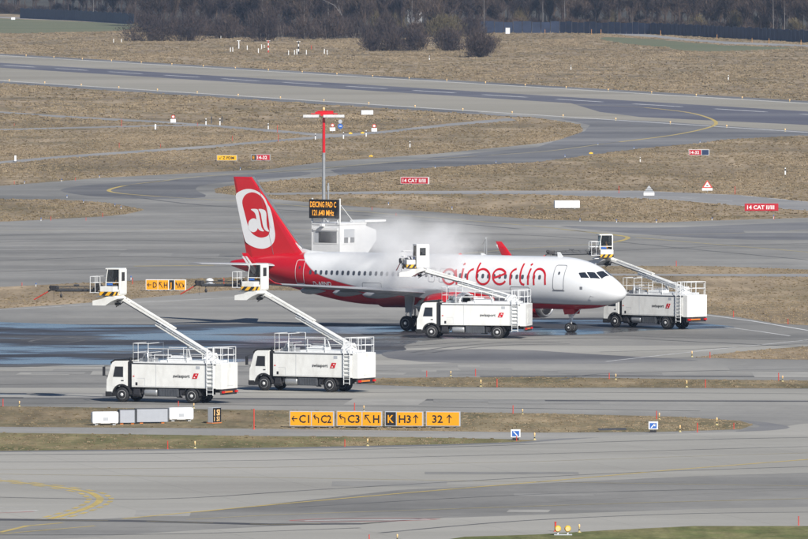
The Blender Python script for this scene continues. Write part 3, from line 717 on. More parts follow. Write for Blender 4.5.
for s in (-1, 1):
    st = [(1.0,12.3,7.1,2.72,.14),(2.0,12.95,6.3,2.80,.14),(4.0,14.0,5.25,2.96,.13),(6.4,15.25,4.05,3.14,.12),(9,16.65,3.42,3.33,.115),(12,18.25,2.75,3.55,.11),(15,19.85,2.05,3.77,.105),(16.9,20.9,1.6,3.92,.10)]
    W_ = loft([foil(le, c, s*y, z, tk, .035) for y, le, c, z, tk in st]).build('wing', WINGG, PLW)
    lead = MB()
    pts = [(-(le-.035), s*y, z) for y, le, c, z, tk in st[1:]]
    lead.tube(pts, .085, 8, r2=.035); lead.build('slat', SILVER, W_)
    # sharklet
    sh = []
    for (yy, zz, le, c) in ((16.9,3.92,20.9,1.6),(17.35,4.05,21.2,1.45),(17.65,4.4,21.6,1.25),(17.78,5.0,22.15,1.05),(17.87,5.7,22.8,.85),(17.92,6.35,23.45,.55)):
        k_ = min(1, (yy-16.9)/.8); ring = []
        f = foil(0, c, 0, 0, .09)
        ang = R(0 if yy == 16.9 else (35 if yy < 17.4 else (65 if yy < 17.7 else 82)))
        for (x, _, z_) in f:
            ring.append((x-le, s*(yy-z_*math.sin(ang)), zz+z_*math.cos(ang)))
        sh.append(ring)
    sk = loft(sh).build('winglet', RED, W_)
    mb = MB(); q = [(22.5,4.75),(22.75,4.75),(23.8,6.1),(23.62,6.1)]
    for dx in (0, .33): mb.prism([(-(a+dx*.9-.1), b) for a, b in q], s*17.90-.012, s*17.90+.012)
    mb.build('winglet_stripe', WLINE, sk)
    for yy, xs0, ln in ((6.2,17.2,3.4),(9.6,18.2,2.9),(13.2,19.3,2.4)):
        zz = 2.48+(yy-1.8)*.073
        mb = MB(); mb.lathe([(0.02,0),(.14,.25),(.21,.7),(.23,1.2),(.18,2.0),(.08,2.7),(.01,3.1)], 12, 'x', M=Matrix.Translation((-xs0-ln, s*yy, zz+.02)) @ Matrix.Diagonal((ln/3.1,1,1.25,1)) )
        mb.build('flap_fairing', WINGG, W_)
    # tailplane
    loft([foil(31.6,3.6,s*.3,4.70,.1), foil(32.3,3.3,s*1.0,4.74,.1), foil(35.8,1.35,s*6.5,5.0,.09), foil(36.0,1.1,s*6.62,5.01,.05)]).build('tailplane', WINGG, PLW)
    # engine
    E_ = MB(); ex = -11.1; ez = 2.0
    E_.lathe([(1.02,-.02),(1.1,-.1),(1.17,-.45),(1.2,-1.1),(1.17,-2.0),(1.05,-2.9),(.9,-3.5),(.86,-3.52),(.86,-3.0)], 36, 'x', M=Matrix.Translation((ex, s*5.75, ez)), cap=False)
    NC = E_.build('nacelle', RED, PLW)
    lp = MB(); lp.lathe([(.93,-.12),(.95,-.02),(1.0,.035),(1.06,.0),(1.13,-.16),(1.165,-.3),(1.17,-.42)], 36, 'x', M=Matrix.Translation((ex+.02, s*5.75, ez)), cap=False); lp.build('intake_lip', SILVER, NC)
    dk = MB(); dk.lathe([(.93,-.1),(.9,-.5),(.88,-1.0),(.3,-1.0),(.2,-.8),(.02,-.5)], 36, 'x', M=Matrix.Translation((ex, s*5.75, ez)), cap=False); dk.build('fan', BLACK, NC)
    co = MB(); co.lathe([(.84,-3.1),(.6,-3.5),(.5,-4.3),(.48,-4.3),(.3,-4.4),(.05,-4.9)], 24, 'x', M=Matrix.Translation((ex, s*5.75, ez))); co.build('exhaust_cone', STEEL, NC)
    py_ = MB(); py_.prism([(ex-.9,3.05),(ex-2.6,3.35),(ex-5.2,3.1),(ex-5.4,2.85),(ex-3.6,2.6),(ex-2.4,2.9)], s*5.75-.16, s*5.75+.16); py_.build('pylon', WINGG, NC)
# landing gear
def wheel(parent, x, y, z, r, w_, tn='wheel', rim=RIM):
    t = MB(); t.lathe([(r*.55,-w_/2),(r*.88,-w_/2),(r,-w_*.3),(r,w_*.3),(r*.88,w_/2),(r*.55,w_/2)], 28, 'y', o=(x, y, z)); T = t.build('wheel', DARK, parent)
    q = MB(); q.lathe([(r*.15,-w_/2-.03),(r*.3,-w_/2+.03),(r*.5,-w_/2+.02),(r*.60,-w_/2-.008),(r*.60,w_/2+.008),(r*.5,w_/2-.02),(r*.3,w_/2-.03),(r*.15,w_/2+.03)], 24, 'y', o=(x, y, z)); q.build('rim', rim, T)
    return T
ng = MB(); ng.tube([(-5.07,0,.38),(-5.0,0,1.1)], .055, 10).tube([(-5.0,0,1.0),(-4.95,0,2.0)], .10, 10).tube([(-5.07,-.3,.38),(-5.07,.3,.38)], .05, 8).tube([(-5.0,0,1.2),(-4.1,0,1.9)], .045, 8).tube([(-5.15,0,.75),(-5.2,0,1.2),(-5.02,0,1.4)], .03, 6)
ng.box(-5.2,-4.9,-.16,.16,1.25,1.4)
NG = ng.build('nose_gear', WHITE2, PLW)
for s in (-1, 1): wheel(NG, -5.07, s*.27, .38, .38, .22)
for s in (-1, 1):
    mb = MB(); mb.prism([(-5.6,2.0),(-4.5,2.0),(-4.55,1.45),(-5.4,1.4)], s*.42-.02, s*.42+.02); mb.build('gear_door', RED, NG)
    mg = MB(); mg.tube([(-17.71,s*3.8,.58),(-17.65,s*3.75,1.4)], .10, 12).tube([(-17.65,s*3.75,1.3),(-17.5,s*3.6,2.9)], .16, 12).tube([(-17.71,s*3.2,.58),(-17.71,s*4.4,.58)], .08, 10).tube([(-17.6,s*3.7,1.6),(-17.3,s*2.3,2.6)], .07, 8).tube([(-17.9,s*3.8,.8),(-18.1,s*3.8,1.25),(-17.75,s*3.75,1.6)], .04, 6)
    MG = mg.build('main_gear', WHITE2, PLW)
    for q in (-.47, .47): wheel(MG, -17.71, s*3.8+q, .58, .58, .40)
    mb = MB(); mb.prism([(-18.0,2.9),(-17.2,2.9),(-17.35,1.45),(-17.9,1.4)], s*4.15-.02, s*4.15+.02); mb.build('gear_door', WINGG, MG)
# antennas and small fittings on the crown and belly
for xs0, h_ in ((5.8,.36),(13.0,.16),(20.5,.16)):
    mb = MB(); mb.prism([(-xs0,5.9),(-xs0-.5,5.9),(-xs0-.55,5.9+h_),(-xs0-.3,5.9+h_)], -.02, .02); mb.build('antenna', WHITE2, PLW)
mb = MB(); mb.lathe([(.14,0),(.14,.06),(.02,.13)], 12, 'z', o=(-15.5,0,5.9)); mb.build('beacon', REDL, PLW)
mb = MB(); mb.tube([side(2.35,2.95,.0),side(2.30,2.95,.12),side(2.05,2.93,.14)], .02, 6); mb.build('pitot_probe', STEEL, PLW)
mb = MB(); mb.add([side(a_, b_, .014) for a_, b_ in rr(3.05, 3.55, .22, .22, .03)], [list(range(20))]); mb.build('service_panel', LINE, PLW)

# ------------------------------------------------------------------ de-icing trucks
def text_obj(body, h, m, parent, M, bold=.02, name='lettering', wscale=1.0, center=False, maxw=None):
    tv, tf, tw = text_mesh(body, h, bold)
    if maxw and tw*wscale > maxw: wscale = maxw/tw
    dx = -tw*wscale/2 if center else 0
    mb = MB(); mb.add([(u*wscale+dx, v, 0) for u, v in tv], tf, False, M)
    me = bpy.data.meshes.new(name); me.from_pydata(mb.v, [], mb.f); me.materials.append(m)
    o = bpy.data.objects.new(name, me); C.objects.link(o); o.parent = parent; return o
# hazard stripes: diagonal black and yellow paint
def hazard():
    m = mat('hazard_stripes', (.8,.42,.02), .5, var=.05); t = m.node_tree; b = t.nodes['Principled BSDF']
    tc = N(t, 'ShaderNodeTexCoord'); wv = N(t, 'ShaderNodeTexWave'); wv.bands_direction = 'DIAGONAL'; wv.inputs['Scale'].default_value = 1.1
    t.links.new(tc.outputs['Object'], wv.inputs['Vector'])
    r = N(t, 'ShaderNodeMath', operation='GREATER_THAN'); r.inputs[1].default_value = .5; t.links.new(wv.outputs['Fac'], r.inputs[0])
    x = N(t, 'ShaderNodeMix', data_type='RGBA'); x.inputs[6].default_value = (.02,.02,.02,1); x.inputs[7].default_value = (.8,.42,.02,1)
    t.links.new(r.outputs[0], x.inputs[0]); t.links.new(x.outputs[2], b.inputs['Base Color']); return m
HAZ = hazard()
def lin(a, b, t): return a+(b-a)*t

def make_truck():
    T = thing('deicing_truck', None, 'truck', (0,0,0), 0, 'de-icing trucks spraying on the pad')
    P = lambda mb, n, m, p=None: mb.build(n, m, p or T)
    # chassis
    f = MB()
    for s in (-1, 1): f.box(-8.4, -.5, s*.42-.06, s*.42+.06, .72, .98)
    for x in (-1.15, -2.4, -3.8, -5.2, -6.35, -7.8): f.box(x-.06, x+.06, -.45, .45, .75, .95)
    for x in (-1.15, -6.35): f.tube([(x,-.95,.5),(x,.95,.5)], .11, 10)
    f.tube([(-2.4,0,.75),(-6.3,0,.6)], .06, 8)
    P(f, 'chassis_frame', CHASSIS)
    # cab
    prof = [(-.02,.62),(0,1.0),(-.03,1.5),(-.10,1.62),(-.34,2.45),(-.46,2.66),(-.66,2.76),(-1.55,2.78),(-1.55,.95),(-1.50,.95)]
    arch = [(-1.15-.62*math.cos(R(a)), .52+.62*math.sin(R(a))) for a in range(40, 181, 14)][::1]
    arch = [(-1.15+.62*math.cos(R(a)), .52+.62*math.sin(R(a))) for a in (150, 125, 100, 80, 60, 40, 20, 10)]
    poly_ = prof[:9]+arch+[(-.45,.62)]
    cab = MB(); cab.prism(poly_, -1.21, 1.21); CB = P(cab, 'cab', WHITE)
    ws = MB(); ws.prism([(-.085,1.66),(-.325,2.42),(-.31,2.43),(-.065,1.665)], -1.08, 1.08); P(ws, 'windscreen', TINT, CB)
    for s in (-1, 1):
        y0, y1 = sorted((s*1.205, s*1.222))
        d = MB(); d.prism([(-.40,1.05),(-.42,1.62),(-.60,2.50),(-1.36,2.50),(-1.36,1.35),(-.98,1.05)], *sorted((s*1.205, s*1.219))); D = P(d, 'door', WHITE, CB)
        w_ = MB(); w_.prism([(-.50,1.68),(-.66,2.38),(-1.26,2.38),(-1.26,1.68)], *sorted((s*1.21, s*1.228))); P(w_, 'side_window', TINT, CB)
        h = MB(); h.box(-1.30,-1.12,*sorted((s*1.215, s*1.245)),1.42,1.48); P(h, 'door_handle', BLACK, CB)
        a = MB(); ring = [(-1.15+.60*math.cos(R(q)), .52+.60*math.sin(R(q))) for q in range(0, 181, 15)]; r2 = [(-1.15+.70*math.cos(R(q)), .52+.70*math.sin(R(q))) for q in range(180, -1, -15)]
        a.prism(ring+r2, *sorted((s*.80, s*1.245))); P(a, 'wheel_arch', DARK, CB)
        m_ = MB(); m_.box(.02,.14,*sorted((s*1.30, s*1.52)),1.75,2.35,c=.03); m_.tube([(-.25,s*1.2,2.45),(.06,s*1.4,2.4)], .02, 6); m_.tube([(-.1,s*1.2,1.7),(.06,s*1.4,1.8)], .02, 6); P(m_, 'mirror', BLACK, CB)
        l = MB(); l.box(-.03,.035,*sorted((s*.80, s*1.12)),.62,.84,c=.02); P(l, 'headlight', RIM, CB)
        st = MB(); st.box(-.80,-.42,*sorted((s*1.05, s*1.22)),.40,.62); P(st, 'step', DARK, CB)
    g_ = MB(); g_.box(-.01,.03,-.72,.72,.95,1.42); P(g_, 'grille', BLACK, CB)
    b_ = MB(); b_.box(-.42,.08,-1.23,1.23,.36,.70,c=.05); P(b_, 'bumper', DARK)
    v = MB(); v.prism([(-.38,2.66),(-.28,2.56),(-.30,2.70),(-.60,2.86),(-1.5,2.92),(-1.5,2.80),(-.66,2.785)], -1.15, 1.15); P(v, 'roof_shadow_panel', BLACK, CB)  # black panel added on the cab roof, standing in for the platform's shadow
    k = MB(); k.box(-1.86,-1.58,-1.12,1.12,.95,2.72); k.tube([(-1.72,1.0,2.6),(-1.72,1.0,3.0)], .07, 8); P(k, 'air_intake', BLACK)
    # wheels, rear axle with dual tyres
    for x in (-1.15, -6.35):
        for s in (-1, 1):
            y = s*1.05
            wheel(T, x, y, .5, .5, .30)
            if x < -2: wheel(T, x, s*.72, .5, .5, .28)
    for s in (-1, 1):
        a = MB(); ring = [(-6.35+.58*math.cos(R(q)), .52+.58*math.sin(R(q))) for q in range(0, 181, 15)]; r2 = [(-6.35+.62*math.cos(R(q)), .52+.62*math.sin(R(q))) for q in range(180, -1, -15)]
        a.prism(ring+r2, *sorted((s*.60, s*1.22))); P(a, 'mudguard', DARK)
    # under-body equipment
    t = MB(); t.lathe([(.02,0),(.26,.02),(.28,.1),(.28,.9),(.26,.98),(.02,1.0)], 18, 'x', M=Matrix.Translation((-3.75,.88,.68))); P(t, 'fuel_tank', STEEL)
    t = MB(); t.box(-5.35,-3.85,.72,1.16,.42,.98,c=.03); 
    for i in range(7): t.box(-5.25+i*.2,-5.19+i*.2,1.14,1.18,.48,.92)
    P(t, 'equipment_box', GREYBOX)
    t = MB(); t.box(-5.35,-2.8,-1.16,-.72,.42,.98,c=.03); P(t, 'equipment_box', GREYBOX)
    t = MB(); t.box(-2.45,-1.95,.7,1.12,.5,.95,c=.04); t.lathe([(.14,-.3),(.14,.3)], 12, 'x', M=Matrix.Translation((-2.2,.95,.5))); t.tube([(-2.6,1.0,.6),(-2.7,1.05,.9)], .08, 8); P(t, 'battery_box', CHASSIS)
    t = MB(); t.box(-5.75,-5.45,.85,1.1,.5,.9); t.tube([(-5.5,.9,.4),(-5.0,.6,.4)], .06, 6); P(t, 'valve_block', CHASSIS)
    # body
    B_ = MB(); B_.box(-8.15,-1.9,-1.24,1.24,1.02,2.58,c=.03); BD = P(B_, 'tank_body', WHITE)
    se = MB()
    for x in (-3.72, -7.35): se.box(x-.012,x+.012,-1.247,1.247,1.06,2.56)
    se.box(-7.35,-1.92,-1.246,1.246,1.10,1.115); se.box(-2.9,-2.885,1.24,1.247,1.12,1.62); se.box(-2.9,-2.3,1.24,1.247,1.62,1.632); se.box(-7.0,-6.7,1.24,1.248,2.30,2.50)
    P(se, 'panel_seam', GREYP, BD)
    rf = MB(); rf.box(-8.18,-1.88,-1.26,1.26,2.585,2.64); P(rf, 'roof_gutter', GREYBOX, BD)
    dk = MB(); dk.box(-8.4,-2.0,-1.2,1.2,2.645,2.72); dk.box(-7.9,-4.0,-1.12,1.12,2.722,2.86); P(dk, 'deck', WHITE2, BD)
    rm = MB(); rm.box(-8.62,-8.16,-1.22,1.22,.98,2.70,c=.03); P(rm, 'rear_module', WHITE)
    rc = MB(); rc.box(-8.64,-8.625,-.5,.5,1.2,2.3); P(rc, 'rear_door', WHITE)
    for s in (-1, 1):
        l = MB(); l.box(-8.68,-8.58,*sorted((s*.85,s*1.15)),.72,.86); P(l, 'tail_light', REDL)
    l = MB(); l.box(-8.66,-8.58,-.35,.8,.74,.84); P(l, 'reflector_board', REFL)
    l = MB(); l.box(-8.57,-8.45,-1.15,1.15,.60,.96); P(l, 'rear_bumper', CHASSIS)
    l = MB(); l.box(-2.12,-2.0,1.242,1.255,1.72,1.79); P(l, 'side_marker', REDL)
    l = MB(); l.box(-2.35,-2.2,1.242,1.252,1.15,1.35); P(l, 'fuel_flap', BLACK)
    # ladder on the near side
    l = MB()
    for x in (-7.55, -8.02): l.tube([(x,1.34,.55),(x,1.34,3.75)], .028, 6)
    z = .65
    while z < 2.75: l.box(-8.02,-7.55,1.30,1.38,z,z+.035); z += .27
    for z in (1.2, 2.4): 
        for x in (-7.55,-8.02): l.tube([(x,1.34,z),(x,1.22,z)], .02, 6)
    P(l, 'ladder', WHITE2)
    # railings
    def rail(mb, pts, z0, z1, mid=True, r=.022):
        for a, b in zip(pts, pts[1:]):
            mb.tube([(*a, z1), (*b, z1)], r, 6)
            if mid: mb.tube([(*a, lin(z0, z1, .5)), (*b, lin(z0, z1, .5))], r*.85, 6)
        for p in pts: mb.tube([(*p, z0), (*p, z1)], r, 6)
    l = MB(); rail(l, [(-1.98,1.15),(-1.98,-1.15),(-3.1,-1.15),(-3.1,1.15),(-1.98,1.15)], 2.72, 3.95); l.tube([(-2.35,1.15,2.72),(-2.35,1.15,3.95)], .02, 6); P(l, 'front_guard_rail', WHITE2)
    l = MB(); rail(l, [(-3.1,1.17),(-4.6,1.17),(-6.0,1.17),(-7.5,1.17)], 2.72, 3.62); P(l, 'side_guard_rail', WHITE2); l = MB(); rail(l, [(-3.1,-1.17),(-4.6,-1.17),(-6.0,-1.17),(-7.5,-1.17),(-8.35,-1.17)], 2.72, 3.62); P(l, 'side_guard_rail', WHITE2); l = MB()
    rail(l, [(-3.45,.9),(-4.7,.9)], 2.72, 3.22, False); P(l, 'hatch_guard_rail', WHITE2)
    l = MB(); rail(l, [(-7.55,1.17),(-7.55,.3),(-7.85,-.2),(-8.5,-1.15),(-8.5,0),(-8.5,1.15),(-8.05,1.17)], 2.72, 3.75); P(l, 'rear_guard_rail', WHITE2)
    l = MB(); l.box(-3.0,-2.2,-.6,.7,2.72,2.95,c=.03); l.lathe([(.12,0),(.12,.25),(.05,.35),(.05,.5)], 10, 'z', o=(-2.9,.9,2.95)); l.tube([(-2.3,.4,2.95),(-2.5,.4,3.15),(-2.9,.5,3.1)], .05, 6); l.lathe([(.16,0),(.16,.5)], 12, 'x', M=Matrix.Translation((-2.8,.1,3.1))); P(l, 'pump', STEEL)
    l = MB(); l.box(-5.9,-4.4,.2,1.0,2.86,3.05,c=.03); l.box(-5.0,-4.2,-.9,-.1,2.86,3.12,c=.03); P(l, 'tank_hatch', WHITE2)
    # lettering on the near side (its left side)
    Mx = Matrix.Translation((-5.02,1.262,1.72)) @ Matrix.Rotation(R(180), 4, 'Z') @ Matrix.Rotation(R(90), 4, 'X')
    text_obj('swissport', .23, BLACK, BD, Mx, .012, maxw=1.28)
    q = MB(); q.prism([(-6.42,1.66),(-6.78,1.66),(-6.92,2.02),(-6.56,2.02)], 1.250, 1.262); lg = P(q, 'emblem', RED, BD)
    q = MB()
    for dx, dz in ((0,0),(.13,.17)): q.prism([(-6.52-dx,1.72+dz),(-6.66-dx,1.70+dz),(-6.62-dx,1.80+dz)], 1.262, 1.268)
    P(q, 'emblem_detail', EMW, BD)
    return T

def make_boom(T, ang, ln, head_yaw, seed):
    """boom from the rear pivot; ang = pitch, ln = length, head turned by head_yaw"""
    bx, bz = -7.3, 3.12
    p = MB(); p.lathe([(.55,2.72),(.52,2.9),(.42,2.95),(.42,3.0)], 20, 'z', o=(bx,0,0))
    for s in (-1, 1): p.prism([(bx-.35,2.95),(bx+.55,2.95),(bx+.3,3.35),(bx-.2,3.35)], s*.28-.04, s*.28+.04)
    p.build('turntable', WHITE2, T)
    tx, tz = bx+ln*math.cos(ang), bz+ln*math.sin(ang)
    M = Matrix.Translation((bx, 0, bz)) @ Matrix.Rotation(-ang, 4, 'Y')
    b = MB(); L1 = ln*.60
    b.box(-.25, L1, -.19, .19, -.20, .22, M, c=.04)
    for i in range(9): b.box(.3+i*L1/9.5, .36+i*L1/9.5, .19, .215, -.16, .18, M)
    b.tube([(0,-.3,0),(0,.3,0)], .13, 12, M); BO = b.build('lower_boom', WHITE, T)
    h = MB(); h.tube([(bx+1.6,.0,2.95), tuple(M @ Vector((ln*.26,0,-.15)))], .07, 8); h.build('lift_cylinder', STEEL, BO)
    h = MB(); h.tube([(.2,.24,.12),(L1,.24,.16)], .03, 6, M); h.tube([(.2,.24,.02),(L1,.24,.02)], .025, 6, M); h.build('hose', GREYP, BO)
    u = MB(); u.box(L1*.72, ln, -.13, .13, .0, .26, M, c=.03)
    u.box(L1*.7, ln*.96, -.15, -.11, .27, .36, M); u.box(L1*.7, ln*.90, .11, .15, .27, .36, M)
    for i in range(8): u.box(lin(L1*.75, ln*.93, i/7.), lin(L1*.75, ln*.93, i/7.)+.04, -.14, .14, .30, .34, M)
    U = u.build('upper_boom', WHITE, T)
    u = MB(); u.tube([(L1*.8,.17,.1),(ln*.97,.17,.05)], .035, 6, M); u.tube([(L1*.8,-.17,.1),(ln*.97,-.17,.05)], .035, 6, M); u.build('hose', GREYBOX, U)
    # levelling bracket, fixed to the boom
    k = MB(); k.prism([(tx+1.55,tz-.34),(tx+1.55,tz-.02),(tx+.85,tz+.12),(tx+.5,tz+.26),(tx-.1,tz+.32),(tx-.35,tz+.14),(tx+.15,tz-.05),(tx+.6,tz-.33)], -.30, 1.12)
    k.build('levelling_bracket', WHITE, U)
    k = MB(); k.lathe([(.12,-.32),(.12,.32)], 12, 'y', o=(tx+.1,0,tz+.02)); k.lathe([(.10,-.30),(.10,.30)], 12, 'y', o=(tx+.2,0,tz-.25)); k.tube([(tx+.0,.18,tz+.05),(tx+.25,.2,tz-.45),(tx-.35,.2,tz-.1)], .035, 6); k.build('pivot', CHASSIS, U)
    # head: operator cabin, pod and spray arm
    H = Matrix.Translation((tx+.1, 0, tz+.34)) @ Matrix.Rotation(head_yaw, 4, 'Z') @ Matrix.Scale(.93, 4)
    def part(mb, n, m, p): return mb.build(n, m, p)
    c = MB(); c.box(-.25,.90,-.65,.45,.02,.10,H); c.box(-.25,.90,-.65,.45,1.86,1.95,H,c=.02)
    # corner posts and sills
    for x, y in ((-.22,-.62),(-.22,.42)): c.box(x-.03,x+.03,y-.03,y+.03,.1,1.87,H)
    for y in (-.62,.42): c.tube([(.87,y,.1),(.87,y,.95),(.72,y,1.87)], .035, 6, H)
    c.box(.84,.90,-.62,.42,.1,.45,H); c.box(-.25,.88,.40,.45,.1,.42,H); c.box(-.25,.88,-.65,-.60,.1,.42,H)
    c.box(-.28,-.24,-.65,-.35,.1,1.87,H); c.box(-.28,-.24,.18,.45,.1,1.87,H); c.box(-.28,-.24,-.35,.18,.1,1.02,H); c.box(-.28,-.24,-.35,.18,1.66,1.87,H)
    c.box(-.25,.86,.41,.44,.90,.95,H)
    CA = part(c, 'operator_cabin', WHITE, T)
    g_ = MB(); g_.box(-.27,-.25,-.34,.17,1.03,1.65,H); part(g_, 'rear_window', TINT if seed in (0,1,3) else CABGL, CA)
    g_ = MB(); g_.box(-.15,.80,.425,.435,.96,1.82,H); part(g_, 'side_window', CABGL, CA)
    g_ = MB(); g_.box(-.15,.80,-.635,-.625,.45,1.82,H); part(g_, 'side_window', TINT, CA)
    g_ = MB(); g_.prism([(.875,.48),(.875,.95),(.735,1.82),(.725,1.82),(.862,.95),(.862,.48)], -.60, .40, H); part(g_, 'windscreen', CABGL, CA)
    s_ = MB(); s_.box(-.05,.35,-.30,.15,.1,.50,H,c=.04); s_.box(-.13,-.03,-.30,.15,.45,1.15,H,c=.04); part(s_, 'operator_seat', BLACK, CA)
    s_ = MB(); s_.box(.45,.75,-.35,.25,.55,.85,H,c=.03); s_.box(.0,.4,.25,.38,.55,.75,H,c=.02); part(s_, 'control_panel', GREYBOX, CA)
    pd = MB(); pd.box(-.15,.95,.50,1.25,.26,.66,H,c=.05); PD = part(pd, 'equipment_pod', WHITE, T)
    pd = MB(); pd.box(-.16,.96,1.252,1.262,.0,.27,H); pd.box(-.16,.96,.49,1.252,.0,.255,H); part(pd, 'hazard_panel', HAZ, PD)
    pd = MB(); pd.prism([(1.5,-.12),(.9,-.12),(.55,.08),(.9,.08)], .1, .9, H); part(pd, 'head_plate', WHITE2, PD)
    pf = MB(); rl = [(.95,1.2),(1.75,1.2),(1.75,.1),(.95,.1)]
    for z in (.9, 1.35):
        for a, b_ in zip(rl, rl[1:]): pf.tube([(*a, z), (*b_, z)], .02, 6, H)
    for a in rl+[(1.35,1.2)]: pf.tube([(*a, .2), (*a, 1.35)], .022, 6, H)
    pf.box(.95,1.78,.05,1.22,.18,.22,H); part(pf, 'basket_rail', WHITE2, PD)
    mc = MB(); 
    r_ = random.Random(seed)
    for i in range(12):
        x, y, z = r_.uniform(1.0,1.6), r_.uniform(.1,1.1), r_.uniform(.2,.65); mc.box(x,x+r_.uniform(.08,.25),y,y+.15,z,z+r_.uniform(.08,.25),H,c=.02)
    mc.tube([(1.0,.5,.6),(1.3,.6,.9),(1.6,.4,.6),(1.8,.5,.45)], .04, 8, H); mc.tube([(.9,.9,.3),(1.4,1.2,.15),(1.9,.8,.3)], .035, 8, H); part(mc, 'hose_reel', CHASSIS, PD)
    dn = MB(); dn.box(.30,.75,.46,.48,.72,.86,H); part(dn, 'notice_plate', BLUE, PD)
    # arm
    a = MB(); a.tube([(1.6,.3,.33),(5.0,.3,.28)], .10, 8, H); a.tube([(1.6,.3,.62),(3.3,.3,.60),(4.9,.3,.52)], .035, 6, H); a.tube([(1.6,.45,.50),(4.9,.4,.42)], .02, 6, H)
    for i in range(6): a.tube([(1.8+i*.6,.3,.33),(2.1+i*.6,.3,.59)], .018, 4, H)
    a.lathe([(.06,-.2),(.06,.2)], 8, 'x', M=H @ Matrix.Translation((3.3,.3,.68)))
    A = part(a, 'spray_arm', GREYBOX, T)
    nz = MB(); nz.box(4.8,5.35,.12,.48,.25,.62,H,c=.06); nz.tube([(5.2,.3,.4),(5.6,.3,.2)], .07, 8, H, r2=.05); nz.lathe([(.13,0),(.15,.12),(.08,.2)], 10, 'x', M=H @ Matrix.Translation((5.3,.3,.5))); nz.tube([(4.6,.3,.3),(4.55,.3,-.08)], .025, 6, H); nz.lathe([(.02,-.2),(.09,-.16),(.10,0),(.04,.08)], 8, 'z', M=H @ Matrix.Translation((4.55,.3,-.05))); nz.tube([(5.15,.3,.3),(5.15,.3,-.45)], .012, 4, H)
    NZ = part(nz, 'spray_nozzle', CHASSIS, A)
    ln_ = MB(); ln_.tube([(5.6,.3,.18),(6.75,.3,-.42)], .045, 6, H); part(ln_, 'distance_rod', MARKRED, NZ)
    return H
CABGL = bpy.data.materials.new('cabin_glass'); CABGL.use_nodes = True
_t = CABGL.node_tree; _b = _t.nodes['Principled BSDF']; _b.inputs['Base Color'].default_value = (.02,.028,.035,1); _b.inputs['Roughness'].default_value = .03; _b.inputs['Alpha'].default_value = .42; _b.inputs['Specular IOR Level'].default_value = .8
_n = N(_t, 'ShaderNodeTexNoise'); _n.inputs['Scale'].default_value = 4

def person(name, label, M, vest=ORANGEV):
    """a seated operator: skinned figure in world placement M (origin at the seat, facing +x)"""
    bm = bmesh.new(); sk = bm.verts.layers.skin.verify()
    V = {}
    J = {'pel':((0,0,.10),.15),'sp':((.0,0,.32),.15),'ch':((.03,0,.50),.16),'nk':((.04,0,.63),.065),'hb':((.05,0,.70),.085),'ht':((.05,0,.84),.095),
     'sl':((.03,.19,.54),.065),'el':((.14,.26,.32),.050),'hl':((.36,.20,.30),.040),'gl':((.44,.18,.31),.035),'sr':((.03,-.19,.54),.065),'er':((.14,-.26,.32),.050),'hr':((.36,-.20,.30),.040),'gr':((.44,-.18,.31),.035),
     'kl':((.42,.11,.12),.08),'al':((.46,.11,-.28),.05),'fl':((.58,.11,-.34),.045),'tl':((.1,.1,.09),.10),'kr':((.42,-.11,.12),.08),'ar':((.46,-.11,-.28),.05),'fr':((.58,-.11,-.34),.045),'tr':((.1,-.1,.09),.10)}
    for k, (c, r_) in J.items():
        v = bm.verts.new(M @ Vector(c)); v[sk].radius = (r_, r_); V[k] = v
    V['pel'][sk].use_root = True
    for a, b in (('pel','sp'),('sp','ch'),('ch','nk'),('nk','hb'),('hb','ht'),('ch','sl'),('sl','el'),('el','hl'),('hl','gl'),('ch','sr'),('sr','er'),('er','hr'),('hr','gr'),('pel','tl'),('tl','kl'),('kl','al'),('al','fl'),('pel','tr'),('tr','kr'),('kr','ar'),('ar','fr')):
        bm.edges.new((V[a], V[b]))
    me = bpy.data.meshes.new('body'); bm.to_mesh(me); bm.free()
    o = bpy.data.objects.new('t', me); C.objects.link(o)
    o.modifiers.new('s', 'SKIN').use_smooth_shade = True; ss = o.modifiers.new('d', 'SUBSURF'); ss.levels = ss.render_levels = 1
    dg = bpy.context.evaluated_depsgraph_get(); m2 = bpy.data.meshes.new_from_object(o.evaluated_get(dg)); bpy.data.objects.remove(o)
    m2.materials.clear()
    for q in (SKIN, vest, CLOTH, BLACK): m2.materials.append(q)
    MIv = M.inverted()
    for p in m2.polygons:
        c = MIv @ p.center
        if c.z > .62: p.material_index = 3 if (c.z > .80 or c.x < .0) else 0
        elif c.x > .38 and c.z > .22: p.material_index = 0
        elif c.z > .18: p.material_index = 1
        else: p.material_index = 2
    ob = bpy.data.objects.new(name, m2); C.objects.link(ob); tag(ob, label, 'person'); return ob

